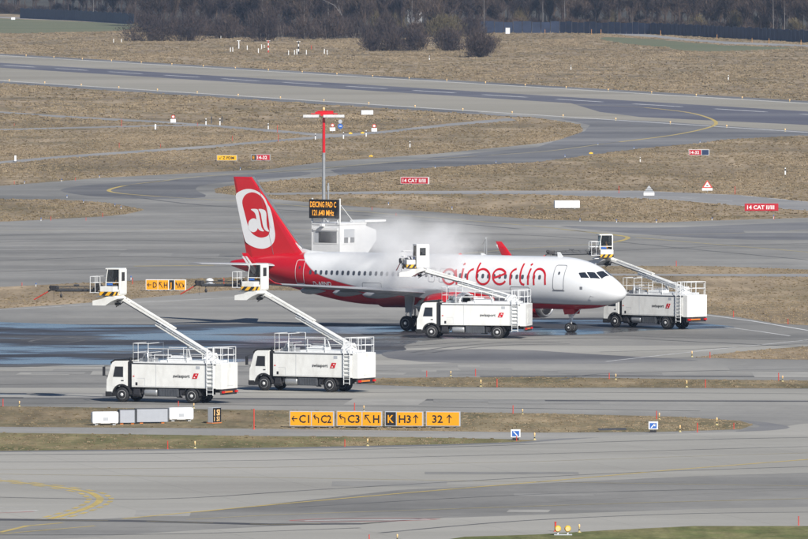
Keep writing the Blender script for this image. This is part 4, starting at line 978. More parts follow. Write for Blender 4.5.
specs = [((121.8,402.0), 25, R(28.2), 7.75, R(0), 'white de-icing truck at the far left, nearest the white barrier tanks', 'operator in a yellow vest in the raised cabin of the leftmost truck'),
 ((263.8,390.6), 29.5, R(26.0), 7.75, R(0), 'white de-icing truck second from the left, its raised cabin in front of the red tail', 'operator in the raised cabin in front of the red airliner tail'),
 ((431.2,338.2), 13, R(15.2), 7.4, R(-62), 'white de-icing truck close in front of the airliner wing, boom reaching left', 'operator in a yellow vest in the cabin before the white fuselage'),
 ((614.7,327.4), 41, R(15.0), 7.95, R(52), 'white de-icing truck behind the airliner nose, its rear corner to the right', 'operator in the slanted cabin raised above the airliner nose')]
proto = make_truck()
roots = [proto]+[copy_tree(proto) for _ in range(3)]
for i, (T, (px, yaw, ang, ln, hy, lab, plab)) in enumerate(zip(roots, specs)):
    rz = R(180-yaw); p = G(*px); T.rotation_euler = (0, 0, rz)
    off_ = Matrix.Rotation(rz, 3, 'Z') @ Vector((-1.15, 1.2, 0)); T.location = (p.x-off_.x, p.y-off_.y, 0)
    tag(T, lab)
    H = make_boom(T, ang, ln, hy, i)
    bpy.context.view_layer.update()
    person('person', plab, T.matrix_world @ H @ Matrix.Translation((.15,-.08,.50)))

# ------------------------------------------------------------------ control cabin, display, mast
BR = R(-38)
_c = G(339.9, 283)                                            # the near corner of the cabin
CBN = thing('control_cabin', 'white two-storey control cabin with a flat roof standing behind the airliner', 'cabin', (_c.x, _c.y, 0), BR)
# local: the left face lies on y=0 from x=-3.2 to 0, the right face on x=0 from y=0 to 5.2
PANEL = mat('cabin_panel', (.70,.71,.72), .5, var=.05, dirt=((.45,.44,.42), 1.5, .25))
b = MB(); b.box(-3.2,0,0,3.75,.15,5.15); b.build('wall', PANEL, CBN)
b = MB(); b.box(-3.24,.04,-.04,3.79,5.153,5.32); b.build('roof', PANEL, CBN)
b = MB(); b.box(-3.21,.01,-.01,3.76,2.55,2.68); b.build('floor_band', GREYP, CBN)
b = MB(); b.box(-3.1,-.1,.1,3.7,0,.148); b.build('base', GREYBOX, CBN)
b = MB(); b.box(-.10,.012,-.012,.10,.15,7.5); b.build('corner_post', WHITE2, CBN)
b = MB(); b.box(-3.212,-3.10,-.012,.10,.15,7.5); b.build('corner_post', WHITE2, CBN)
for (n, a, c_) in (('front', None, None),):
    w_ = MB(); w_.box(-2.95,-.25,-.03,.01,3.45,4.62); W1 = w_.build('window', WHITE2, CBN)
    w_ = MB(); w_.box(-2.86,-.34,-.038,-.02,3.54,4.53); w_.build('pane', TINT, W1)
    w_ = MB(); w_.box(-2.45,-2.40,-.045,-.03,3.54,4.53); w_.box(-2.86,-2.45,-.043,-.030,3.54,4.53); w_.build('blind', GREYP, W1)
    w_ = MB(); w_.box(-3.0,-.2,-.10,-.02,4.64,4.86); w_.build('shutter_box', WHITE2, W1)
    w_ = MB(); w_.box(-.01,.035,.45,2.15,3.45,4.90); W2 = w_.build('window', WHITE2, CBN)
    w_ = MB(); w_.box(.02,.042,.55,2.05,3.54,4.02); w_.build('pane', TINT, W2)
    w_ = MB(); w_.box(.025,.05,.55,2.05,4.03,4.78); 
    for i in range(8): w_.box(.05,.06,.55,2.05,4.06+i*.09,4.10+i*.09)
    w_.build('blind', GREYP, W2)
    w_ = MB(); w_.box(.04,.052,1.12,1.42,3.54,4.02); w_.build('mullion', WHITE2, W2)
b = MB(); b.box(-2.0,-1.65,-.42,-.05,5.0,5.22,c=.04); b.tube([(-1.8,-.0,5.0),(-1.8,-.25,5.1)], .03, 6); b.build('flood_lamp', WHITE2, CBN)
# roof canopy over the outer stair on the right
b = MB(); b.prism([(3.5,5.33),(6.5,5.33),(6.5,5.50),(3.5,5.50)], -1.6, .10, plane='yz'); b.build('canopy', WHITE2, CBN)
b = MB(); b.prism([(3.8,5.0),(5.3,4.6),(5.3,3.7),(3.8,2.3)], -.12, -.05, plane='yz'); b.prism([(3.8,5.0),(5.3,4.6),(5.3,3.7),(3.8,2.3)], -2.4, -2.33, plane='yz'); b.build('stair_screen', PANEL, CBN)
b = MB()
for i in range(12): b.box(-2.3,-.13,3.9+i*.32,4.2+i*.32,max(.1,2.4-i*.2),max(.1,2.4-i*.2)+.05)
b.build('stair', STEEL, CBN)
# display board on top of the left face
_e = CBN.matrix_basis
DB = thing('display_board', 'black electronic display with amber text above the white cabin', 'display', (_c.x, _c.y, 0), BR)
b = MB(); b.box(-3.25,-.02,-.32,-.05,5.72,7.40,c=.02); b.build('housing', BLACK, DB)
b = MB(); b.tube([(-3.1,-.1,5.33),(-3.1,-.1,7.2)], .05, 6).tube([(-.2,-.1,5.33),(-.2,-.1,7.2)], .05, 6).tube([(-.2,0,7.2),(-.15,2.2,5.33)], .035, 6).tube([(-3.1,0,7.2),(-3.1,2.2,5.33)], .035, 6)
for z in (5.6,): b.tube([(-3.1,-.1,z),(-.2,-.1,z)], .035, 6)
b.build('bracket', WHITE2, DB)
for tx_, z_, wd_ in (('DEICING PAD C', 6.72, 2.95), ('121.640 MHz', 5.98, 2.45)):
    tv, tf, tw = text_mesh(tx_, .50, .016); k_ = wd_/tw
    b = MB(); b.add([(-1.635-wd_/2+u*k_, -.335, z_+v) for u, v in tv], tf); b.build('amber_text', LED, DB)
# floodlight mast, its foot hidden behind the cabin
_m = G(323.8, 262)
FM = thing('light_mast', 'tall red and grey lighting mast with a flat lamp rack, rising behind the display', 'mast', _m, 0)
b = MB(); b.tube([(0,0,0),(0,0,10.3)], .19, 16, r2=.15); b.build('lower_pole', STEEL, FM)
b = MB(); b.tube([(0,0,10.3),(0,0,13.9)], .15, 16, r2=.13); b.build('upper_pole', RED, FM)
b = MB(); b.box(-1.2,1.3,-.3,.3,13.93,14.02); b.box(-.8,.9,-.15,.15,14.02,14.16); b.tube([(-.6,0,14.2),(.9,0,14.2)], .05, 6); b.box(-.3,.3,-.4,.4,13.78,13.94); b.build('lamp_frame', RED, FM)
for x0, x1, tl in ((-1.95,-.45,.0),(-.05,1.95,0)):
    b = MB(); b.box(x0,x1,-.75,-.36,13.62,13.88,c=.04); L_ = b.build('floodlight', RIM, FM)
    b = MB(); b.box(x0+.05,x1-.05,-.70,-.40,13.585,13.618); b.build('lens', GREYBOX, L_)
b = MB(); b.lathe([(.06,0),(.11,.05),(.11,.25),(.02,.32)], 10, 'z', o=(0,0,14.28)); b.build('obstruction_lamp', LAMP, FM)
_m2 = G(328.3, 264)
b = MB(); b.tube([(0,0,0),(0,0,7.6)], .09, 10); b.box(-.1,.1,-.1,.1,6.9,7.3); o = b.build('antenna_pole', STEEL, None, _m2); tag(o, 'thin grey antenna pole close beside the tall mast', 'pole')

# ------------------------------------------------------------------ signs
def stroke2(mb, pts, wd, M):
    for a, b in zip(pts, pts[1:]):
        dx, dz = b[0]-a[0], b[1]-a[1]; L = math.hypot(dx, dz); nx, nz = -dz/L*wd/2, dx/L*wd/2
        ex, ez = dx/L*wd*.3, dz/L*wd*.3
        mb.add([(a[0]-nx-ex,a[1]-nz-ez,0),(b[0]-nx+ex,b[1]-nz+ez,0),(b[0]+nx+ex,b[1]+nz+ez,0),(a[0]+nx-ex,a[1]+nz-ez,0)], [(0,1,2,3)], False, M)
ARROW = {'<': [[(.9,.5),(.1,.5)],[(.4,.8),(.1,.5),(.4,.2)]], '>': [[(.1,.5),(.9,.5)],[(.6,.8),(.9,.5),(.6,.2)]], '^': [[(.5,0),(.5,1)],[(.2,.65),(.5,1),(.8,.65)]],
 'L': [[(.85,0),(.85,.55),(.25,.8)],[(.3,1.),(.1,.85),(.35,.45)]], '\\': [[(.85,0),(.2,.9)],[(.15,.45),(.15,.95),(.65,.95)]], '/': [[(.9,.9),(.1,.1)],[(.1,.6),(.1,.1),(.55,.1)]], 'v': [[(.1,.9),(.85,.15)],[(.35,.15),(.85,.15),(.85,.6)]]}
def sign(x0, x1, yt, yb, panels, label, name='taxiway_sign', cat='sign', yaw=-10, group=None, depth=.22, body=GREYP, feet=True):
    """panels: (fraction start, end, panel material, text colour, arrow, text, arrow2)"""
    base = G((x0+x1)/2, yb+.8); s = PXM(yb+.8); W_ = (x1-x0)/s; z0 = .10; z1 = (yb+.8-yt)/s
    T = thing(name, label, cat, base, R(yaw), group)
    b = MB(); b.box(-W_/2-.04, W_/2+.04, -depth/2, depth/2, z0, z1, c=.015); b.build('housing', body, T)
    for f0, f1, pm, tm, a1, tx, a2 in panels:
        xa, xb = -W_/2+W_*f0+.02, -W_/2+W_*f1-.02; y = -depth/2
        b = MB(); b.box(xa, xb, y-.014, y+.01, z0+.05, z1-.05); PN = b.build('panel', pm, T)
        w_ = xb-xa; h = (z1-z0)*.52; zc = (z0+z1)/2-h/2
        n = len(tx)*.78+(1.1 if a1 else 0)+(1.1 if a2 else 0); u = min(w_*.88/max(n, .1), h*1.05); cx = (xa+xb)/2-u*n/2
        M = Matrix.Translation((0, y-.022, zc)) @ Matrix.Rotation(R(90), 4, 'X')
        for ch in (a1,):
            if ch:
                b = MB()
                for pth in ARROW[ch]: stroke2(b, [(cx+p*u*.9, q*h) for p, q in pth], h*.13, M)
                b.build('arrow', tm, PN); cx += u*1.1
        if tx:
            tv, tf, tw = text_mesh(tx, h, .02); wd_ = u*len(tx)*.76; k_ = min(1.05, wd_/tw)
            b = MB(); b.add([(cx+q*k_, v, 0) for q, v in tv], tf, False, M); b.build('text', tm, PN); cx += u*len(tx)*.78+u*.1
        if a2:
            b = MB()
            for pth in ARROW[a2]: stroke2(b, [(cx+p*u*.9, q*h) for p, q in pth], h*.13, M)
            b.build('arrow', tm, PN)
    if feet:
        n = max(2, int(W_/1.0)+1)
        for i in range(n):
            x = lin(-W_/2+.2, W_/2-.2, i/(n-1)); b = MB(); b.tube([(x,0,0),(x,0,z0+.02)], .035, 6); b.box(x-.10,x+.10,-.14,.14,0,.03); b.build('foot', STEEL, T)
    return T
sign(290,334,411,427, [(0,.49,YEL,BLACK,'<','C1',None),(.50,1,YEL,BLACK,'L','C2',None)], 'yellow direction sign reading C1 and C2, first in the row of four')
sign(337,382,411,427, [(0,.56,YEL,BLACK,'L','C3',None),(.57,1,YEL,BLACK,'\\','H',None)], 'yellow direction sign reading C3 and H, second in the row of four')
sign(385.5,423,411.3,427, [(0,.29,BLACK,YEL,None,'K',None),(.30,1,YEL,BLACK,None,'H3','^')], 'yellow sign with a black K panel and H3, third in the row of four')
sign(426.5,460,411.3,427, [(0,1,YEL,BLACK,None,'32','^')], 'yellow direction sign reading 32 with an upward arrow')
sign(146,186,279.5,290.5, [(0,.30,YEL,BLACK,'<','D',None),(.30,.57,YEL,BLACK,'\\','H',None),(.58,.72,BLACK,YEL,None,'J',None),(.73,1,YEL,BLACK,'L','K','v')], 'yellow sign with a black J panel on the grass between the raised cabins', body=WHITE2)
sign(217,237,155,160.6, [(0,1,YEL2,BLACK,'/','Z PDM',None)], 'pale yellow sign with faint writing on the far grass above the tail fin')
sign(251.5,270,154.4,160.4, [(0,.26,BLACK,YEL,None,'E',None),(.27,1,REDSIGN,WLINE,None,'14-32',None)], 'red sign 14-32 with a small black and yellow panel at its left end', yaw=-3)
sign(401,429,177,184, [(0,1,REDSIGN,WLINE,None,'14 CAT II/III',None)], 'red sign with white CAT lettering between the mast and the white boxes', yaw=-14, body=WHITE2, depth=.5)
sign(689,709,149.5,155.2, [(0,.62,REDSIGN,WLINE,None,'14-32',None),(.63,1,mat('navy_panel',(.02,.04,.1),.5),BLACK,None,'',None)], 'red sign 14-32 with a dark blue panel at its right end', yaw=-6, body=WHITE2)
sign(745,778,203.5,211, [(0,1,REDSIGN,WLINE,None,'14 CAT II/III',None)], 'red sign with white CAT lettering at the right edge beside the service road', yaw=0, body=REDSIGN)

# ------------------------------------------------------------------ barrier tanks and boxes
def barrier(x0, x1, yt, yb, kind, label):
    base = G((x0+x1)/2, yb); s = PXM(yb); W_ = (x1-x0)/s/math.cos(R(14)); h = (yb-yt)/s
    T = thing('barrier_tank' if kind == 'w' else 'barrier_box', label, 'barrier', base, R(14), None)
    b = MB(); d = .55
    if kind == 'w':
        b.box(-W_/2, W_/2, -d/2, d/2, .10, h, c=.14); b.build('body', TANKW, T)
        b = MB()
        for x in (-W_*.27, W_*.27): b.box(x-.16, x+.16, -d/2-.012, -d/2+.05, .16, .34, c=.01)
        b.build('recess', WHITE2, T)
        b = MB(); b.box(-.18,.18,-d/2-.01,-d/2+.03,.32,.52,c=.01); b.build('plate', GREYP, T)
    else:
        b.box(-W_/2+.02, W_/2-.02, -d/2, d/2, .10, h, c=.02); b.build('body', mat('grey_barrier_panel', (.36,.38,.42), .5, var=.06), T)
        b = MB(); b.box(-W_/2, -W_/2+.06, -d/2-.01, d/2+.01, .09, h+.01); b.box(W_/2-.06, W_/2, -d/2-.01, d/2+.01, .09, h+.01); b.box(-W_/2, W_/2, -d/2-.01, d/2+.01, h, h+.03); b.build('edge_frame', GREYBOX, T)
    for x in (-W_*.33, W_*.33):
        b = MB(); b.box(x-.10,x+.10,-.2,.2,0,.105); b.build('foot', REFL if kind != 'w' else STEEL, T)
    return T
TANKW = mat('white_plastic', (.76,.77,.79), .45, var=.04)
barrier(91.5,118,411.5,425.3,'w','white barrier tank at the left end of the barrier row')
barrier(118.4,134.6,409.8,424.2,'g','short grey barrier box, second from the left in the barrier row')
barrier(135.4,167.6,408.8,423.4,'g','long grey barrier box in the middle of the barrier row')
barrier(168.2,193,407.4,421.4,'w','white barrier tank at the right end of the barrier row')
def wbox(x0, x1, yt, yb, label, yaw=8):
    s = PXM(yb); W_ = (x1-x0)/s; h = (yb-yt)/s; T = thing('marker_board', label, 'board', G((x0+x1)/2, yb), R(yaw))
    b = MB(); b.box(-W_/2,W_/2,-.4,.4,.08,h,c=.08); b.build('body', TANKW, T)
    b = MB()
    for x in (-W_*.3, W_*.3): b.box(x-.08,x+.08,-.3,.3,0,.082)
    b.build('base', STEEL, T)
    b = MB()
    for x in (-W_*.17, W_*.17): b.box(x-.02,x+.02,-.41,-.39,.12,h-.08)
    b.build('seam', GREYP, T)
wbox(554,579.5,200.5,208.8,'long white box on the grass, right of the airliner crown')
wbox(361,373,110.3,115.2,'small white box on the grass beside the runway, right of the mast')
wbox(11,15,17.6,20,'small white box at the edge of the green field, top left')
sx = G(213.5,423.2)
T = thing('display_post', 'narrow grey cabinet with a black amber-lettered face beside the barrier row', 'sign', sx, R(50))
b = MB(); b.box(-.42,.42,-.28,.12,.05,1.02,c=.02); b.build('housing', GREYP, T)
b = MB(); b.box(-.40,.40,-.30,-.27,.08,1.0); PN = b.build('face', BLACK, T)
for k_, (x_, t_2) in enumerate(((-.30,'I'),(-.05,'S'),(.18,'I'))):
    text_obj(t_2, .38, LAMP, PN, Matrix.Translation((x_,-.312,.52)) @ Matrix.Rotation(R(90),4,'X'), .02, 'text'); text_obj(t_2, .3, LAMP, PN, Matrix.Translation((x_,-.312,.15)) @ Matrix.Rotation(R(90),4,'X'), .02, 'text')
b = MB(); b.box(-.45,.45,-.3,.2,0,.048); b.build('base', REFL, T)

# ------------------------------------------------------------------ small field equipment
def proto_stake(hm, m=MARKRED, r=.035, name='red_stake', cat='stake', group=None):
    b = MB(); b.tube([(0,0,0),(0,0,hm)], r, 8); b.box(-r*1.3,r*1.3,-r*1.3,r*1.3,hm,hm+.02); b.lathe([(r*2.2,0),(r*2,.03),(r*1.2,.05)], 8, 'z')
    return b
def rep(name, cat, group, label, items, mk, m, parts=None):
    """copies of one small thing at measured spots, scaled to measured heights"""
    first = None
    for it in items:
        px, py, hp = it[:3]; s = PXM(py); h = hp/s
        if first is None:
            first = mk(); o = first
        else: o = copy_tree(first)
        o.location = G(px, py); o.scale = (1, 1, 1) if h <= 0 else (max(.7, min(1.5, h**.3)),)*2+(h,)
        tag(o, label, cat, group); o.name = name
def mk_stake():
    return proto_stake(1.0).build('red_stake', MARKRED)
near = [(3,406,7),(178.4,406,5),(167.7,449,8),(426.7,376.7,6),(475.5,376,7),(497,387,8),(354.5,411,8),(513,413.5,8),(344.8,446.5,7),(516.6,441,5),(609.2,379,6),(705.4,387.5,8),(778.6,381,8),(656.6,419,8),(697.4,432,9),(733.8,429,6),(798.6,525.3,9),(710,358,6),(369.2,539.5,5)]
rep('red_stake','stake','red stakes along the verges of the near taxiways','short red stake on the verge of a near taxiway', near, mk_stake, MARKRED)
mid = [(618.9,193,7),(735,194.5,8),(676.3,266,5),(733.5,317,6),(788,324,5),(774,219.5,3),(102.6,217,4),(86,220.5,3),(50.8,220.5,4),(223.9,286,8),(22,285.5,3),(14.3,184,3),(75.4,180.5,3),(132.5,284,6),(396,216,3),(372,210,3)]
rep('red_stake','stake','red stakes around the middle taxiway','thin red stake beside the middle taxiway', mid, mk_stake, MARKRED)
far = [(121.5,126.4,7),(119.2,148,5),(160.4,148,4),(232.4,141,5),(277.4,132.3,7),(278.2,141.6,7),(14.3,126,2.5),(197.5,125.8,3)]
rep('red_stake','stake','red stakes by the far service roads','thin red stake on the dry grass by a far service road', far, mk_stake, MARKRED)
o = proto_stake(1.28).build('red_stake', MARKRED, None, G(254,429.3)); tag(o, 'tallest red stake, on the verge left of the yellow sign row', 'stake')
o = proto_stake(.5, r=.05).build('red_stake', MARKRED, None, G(555.4,531.5)); tag(o, 'red stake behind the two yellow guard lights', 'stake')
ORG = mat('orange_post', (.55,.28,.08), .7, var=.1)
rep('orange_post','post','orange posts along the far right fence','thin orange post in front of the dark fence', [(545,33.5,4),(591.5,34.5,5),(601,34.5,5),(660.6,35.5,5),(717,39.5,5),(752,42.5,4.5),(769,43.5,5),(801,45,5)], lambda: proto_stake(1, r=.06).build('orange_post', ORG), ORG)
CONEP = mat('pale_yellow_base', (.5,.42,.2), .7, var=.3)
def mk_cone():
    T = thing('marker_light', '', '', (0,0,0)); 
    b = MB(); b.lathe([(.28,0),(.28,.05),(.14,.09),(.08,.5),(.07,.62)], 14, 'z'); b.build('base', CONEP, T)
    b = MB(); b.lathe([(.13,.25),(.12,.26),(.095,.40),(.10,.41)], 14, 'z', cap=False); b.build('band', BLACK, T)
    b = MB(); b.lathe([(.09,.62),(.12,.66),(.12,.9),(.08,1.0),(.01,1.02)], 12, 'z'); b.build('lens', LAMP, T)
    return T
def rep2(name, cat, group, label, items, mk):
    first = None
    for px, py, hp in items:
        h = hp/PXM(py)
        if first is None: o = first = mk()
        else: o = copy_tree(first)
        o.location = G(px, py); o.scale = (max(h*.8, .35),)*2+(h*.92,)
        tag(o, label, cat, group)
cones = [(19.4,406.5,6),(193.8,408.3,5.5),(195,448.5,8),(450.8,376,5.5),(480.8,387,8),(363.9,411.5,6.5),(522.6,414.5,6),(367.6,446,8),(534.6,440,8),(397.3,540.5,7),(579.3,532.5,9),(615.8,379.8,6.5),(686.7,387.3,7.5),(782.6,381.6,6.5),(659.3,419.7,7.5),(680,432,7.5),(716.8,425.3,8.5),(692,357,6.5)]
rep2('marker_light','light','yellow edge lights along the near taxiways','small yellow edge light with a black band beside a near taxiway', cones, mk_cone)
def mk_blue():
    T = thing('blue_edge_light', '', '', (0,0,0))
    b = MB(); b.lathe([(.2,0),(.12,.08),(.06,.12),(.06,.6)], 10, 'z'); b.build('stem', WHITE2, T)
    b = MB(); b.lathe([(.10,.6),(.14,.65),(.14,.92),(.02,1.0)], 10, 'z'); b.build('lens', BLUE, T); return T
rep2('blue_edge_light','light','blue edge lights around the middle taxiway','small blue taxiway edge light on the grass edge', [(36,286.3,3.6),(131,279.5,4),(61.5,181.5,3),(99.5,177.6,2.5),(24.5,183.5,2.5),(67,197.8,3),(83.5,202.8,3),(115,206.8,3.5),(121,209,3.5),(388.5,205,2.8),(452,209.5,3.2),(580,221.5,3.2),(616.5,222.5,3.5),(656.3,222.8,3.6),(712,220.2,3),(773.6,218.6,4),(240.3,169.8,2.5),(435,168,2.5),(496,163,2.5),(634,149,2.5),(700,142.8,2.5),(41,220.8,3.5),(598,145,2),(565,157,2.5)], mk_blue)
# runway edge lights, 30 m apart on both sides
def mk_rl():
    T = thing('runway_light', '', '', (0,0,0))
    b = MB(); b.lathe([(.3,0),(.25,.06),(.07,.1),(.07,.45)], 10, 'z'); b.build('stem', CONEP, T)
    b = MB(); b.lathe([(.18,.42),(.24,.5),(.24,.85),(.05,.95)], 10, 'z'); b.build('lens', LAMP, T); return T
first = None
for side_, A, B, sg in (('far', FA, FB, -1), ('near', NA, NB, 1)):
    LD = (B-A).normalized(); q0 = (G(2.7, 55) if sg < 0 else G(23.7, 81.6)); t0 = (q0-A).dot(LD)
    for i in range(-1, 25):
        p = A+LD*(t0+30*i)+RN*(1.4*sg)
        if first is None: o = first = mk_rl()
        else: o = copy_tree(first)
        o.location = (p.x, p.y, 0); o.scale = (.48,.48,.48)
        tag(o, 'amber edge light on the %s side of the runway' % side_, 'light', 'edge lights on the %s side of the runway' % side_)
def mk_post(top=BLACK, low=WHITE2):
    def f():
        T = thing('marker_post', '', '', (0,0,0))
        b = MB(); b.box(-.09,.09,-.06,.06,0,.62); b.build('shaft', low, T)
        b = MB(); b.box(-.09,.09,-.06,.06,.62,.86); b.build('band', top, T)
        b = MB(); b.box(-.09,.09,-.06,.06,.86,1.0); b.build('cap', low, T); return T
    return f
rep2('marker_post','post','black-banded white posts on the dry grass','white marker post with a black band on the dry grass', [(206,125,7),(220,125.3,7.5),(268.3,129.3,6.5),(315.4,139.7,6.5),(343.5,138.7,7),(366.2,136.7,7),(410,147.6,7),(429.4,60.4,5),(571,69.7,5),(728.4,80.2,5.5),(640.2,162.2,5.5),(785.3,175.6,8.5)], mk_post())
rep2('white_post','post','white posts beyond the runway','short white post on the grass beyond the runway', [(113.5,42.6,4),(121.5,42.6,4),(230.4,52,5),(232.8,51.8,5),(247.3,50,5),(258.4,53,5),(261.6,49,5),(264.3,48.6,4),(288.6,55,5),(294.5,54.6,5),(296.9,54.5,6),(306.4,54.5,5),(324.4,54,5.5),(327.2,54.6,5),(220.9,38.6,3),(239,49,5)], mk_post(WHITE2))
rep2('dark_post','post','dark posts by the far service road','dark post behind the white ones by the far service road', [(211.5,124,8),(222,122.6,7)], mk_post(BLACK, GREYBOX))
for px, py, hp, l in ((268.3,52.6,12,'red and white banded mast on the grass beyond the runway'),(298.5,54,12.5,'black and white banded mast among white posts beyond the runway'),(238.7,48.6,8,'slim pale mast beyond the runway, left of the red and white one')):
    h = hp/PXM(py); T = thing('banded_mast', l, 'mast', G(px, py)); c1, c2 = (MARKRED, WLINE) if 'red' in l[:4] else ((BLACK, WLINE) if 'black' in l[:6] else (WHITE2, WHITE2))
    for i in range(5): b = MB(); b.tube([(0,0,h*i/5),(0,0,h*(i+1)/5-.002)], .14, 8); b.build('band', (c1, c2)[i % 2], T)
    b = MB(); b.box(-.45,.45,-.06,.06,h-.1,h+.02); b.build('crossbar', WHITE2, T)
o = proto_stake(1.1, r=.07).build('red_stake', MARKRED, None, G(311.3,50)); tag(o, 'red stake on the grass beyond the runway, right of the banded mast', 'stake')
for (px, py, hp, l) in ((15.4,162,6.5,'white post at the left edge by the far service road'),(155.4,130.2,6,'pale leaning post with a dark foot on the far grass')):
    h = hp/PXM(py); T = thing('white_post', l, 'post', G(px, py)); b = MB(); b.box(-.12,.12,-.08,.08,.12,h); b.build('shaft', TANKW, T); b = MB(); b.box(-.3,.3,-.2,.2,0,.118); b.build('foot', GREYBOX, T)
# road signs: plates on posts
def plate(px, py, hp, kind, label):
    h = hp/PXM(py); T = thing('road_sign', label, 'sign', G(px, py))
    b = MB(); b.tube([(0,0,0),(0,0,h*.95)], .035, 6); b.build('post', STEEL, T)
    def disc(z, r, m, y, n=20): 
        q = MB(); q.lathe([(r,-.02),(r,.02)], n, 'y', o=(0,y,z)); return q.build('plate', m, T)
    if kind == 'tri':
        w = .62; b = MB(); b.prism([(-w,h*.42),(w,h*.42),(0,h*1.0)], -.06,-.03); b.build('plate', MARKRED, T)
        b = MB(); b.prism([(-w*.66,h*.48),(w*.66,h*.48),(0,h*.88)], -.075,-.058); b.build('symbol', WLINE, T)
        b = MB(); b.box(-w,w,-.06,-.03,h*.22,h*.40); b.build('sub_plate', WLINE, T)
        b = MB(); b.box(-.12,.12,-.085,-.074,h*.55,h*.62); b.build('symbol', BLACK, T)
    elif kind == 'tribk':
        w = .62; b = MB(); b.prism([(-w,h*.52),(w,h*.52),(0,h*1.0)], -.06,-.03); b.build('plate', GREYP, T)
        b = MB(); b.box(-w*.8,w*.8,-.07,-.058,h*.6,h*.64); b.box(-w*.5,w*.5,-.07,-.058,h*.74,h*.78); b.build('bar', GREYBOX, T)
        b = MB(); b.box(-w,w,-.06,-.03,h*.30,h*.50); b.build('sub_plate', WLINE, T)
    elif kind == 'rw':
        disc(h*.88, .28, MARKRED, -.05); disc(h*.88, .17, WLINE, -.085); b = MB(); b.box(-.42,.42,-.06,-.03,h*.22,h*.62,c=.01); b.build('sub_plate', TANKW, T)
    elif kind == 'blue':
        disc(h*.86, .30, GREYP, -.05); disc(h*.45, .40, BLUE, -.05); b = MB(); b.box(-.22,.22,-.09,-.072,h*.42,h*.48); b.build('symbol', WLINE, T)
    elif kind == 'bw':
        b = MB(); b.box(-.30,.30,-.06,-.02,h*.28,h*1.0,c=.02); b.build('plate', WLINE, T)
        b = MB(); b.box(-.22,.22,-.075,-.058,h*.38,h*.86); b.build('symbol', BLUE, T)
        b = MB(); stroke2(b, [(-.12,.12),(.1,-.12)] if 'white arrow down' in label else [(-.12,-.12),(.1,.12),(.1,-.02)], .06, Matrix.Translation((0,-.08,h*.62)) @ Matrix.Rotation(R(90),4,'X')); b.build('arrow', WLINE, T)
        b = MB(); b.box(-.2,.2,-.15,.15,0,h*.2); b.build('foot', BLACK, T)
plate(173.2,124.6,9,'rw','round red-rimmed sign with a white plate by the far left service road')
plate(332.5,132.8,8.5,'rw','round red-rimmed sign with a white plate just right of the mast')
plate(374.2,133.4,8.5,'rw','round red-rimmed sign with a grey plate right of the blue sign')
plate(340.3,131.4,11.5,'blue','round blue sign under a grey disc right of the mast')
plate(649,199.8,14.5,'tribk','grey triangular sign with dark bars beside the service road')
plate(707.3,193.5,13.5,'tri','red and white triangular warning sign above the service road')
plate(515.6,440.3,11,'bw','small blue and white plate with white arrow down, right of the yellow sign row')
plate(653.2,432.4,11,'bw','small blue and white plate on the right end of the near verge')
for px, py, l in ((350.5,134,'yellow block on the ground left of the others by the far service road'),(362.5,133.6,'yellow block beside the far right red-rimmed sign'),(371,157,'yellow block on the grass below the far service road'),(591,154,'yellow block on the grass near the runway turnoff')):
    b = MB(); b.box(-.26,.26,-.2,.2,0,.2,c=.04); b.box(-.05,.05,-.05,.05,.2,.28); o = b.build('marker_block', YELL, None, G(px, py)); tag(o, l, 'block')
# guard lights near the camera
T = thing('guard_light', 'pair of round yellow guard lights on a low base at the bottom edge', 'light', G(563.5,535.2), R(0))
for x in (-.30,.22):
    b = MB(); b.lathe([(.02,-.16),(.12,-.14),(.17,-.05),(.175,.06),(.15,.1),(.02,.1)], 20, 'y', o=(x,0,.34)); b.build('lamp_housing', YELL, T)
    b = MB(); b.tube([(x,0,.06),(x,0,.2)], .04, 8); b.build('bracket', WHITE2, T)
    b = MB(); b.lathe([(.12,-.175),(.12,-.15)], 20, 'y', o=(x,0,.34)); b.build('lens', LAMP, T)
b = MB(); b.box(-.5,.45,-.15,.15,0,.06,c=.01); b.build('base', GREYP, T)
# grey cabinet and distant hut
T = thing('equipment_cabinet', 'grey cabinet in front of the dark fence, right of the bushes', 'cabinet', G(507.7,34), 0)
b = MB(); b.box(-.6,.6,-.5,.5,.1,1.7,c=.03); b.build('body', TANKW, T); b = MB(); b.box(-.7,.7,-.6,.6,0,.1); b.build('base', STEEL, T); b = MB(); b.box(-.04,-.02,-.52,-.49,.2,1.6); b.build('door_seam', GREYBOX, T); b = MB(); b.box(-.65,.65,-.55,.55,1.7,1.78); b.build('roof', STEEL, T)
T = thing('rotating_beacon', 'small pale beacon housing on the grass left of the red tailplane', 'beacon', G(209.6,284.4), 0)
b = MB(); b.lathe([(.5,0),(.5,.05),(.3,.1),(.25,.3)], 14, 'z'); b.build('base', GREYP, T); b = MB(); b.lathe([(.3,.3),(.4,.36),(.2,.52),(.02,.56)], 14, 'z'); b.build('dome', WHITE2, T)

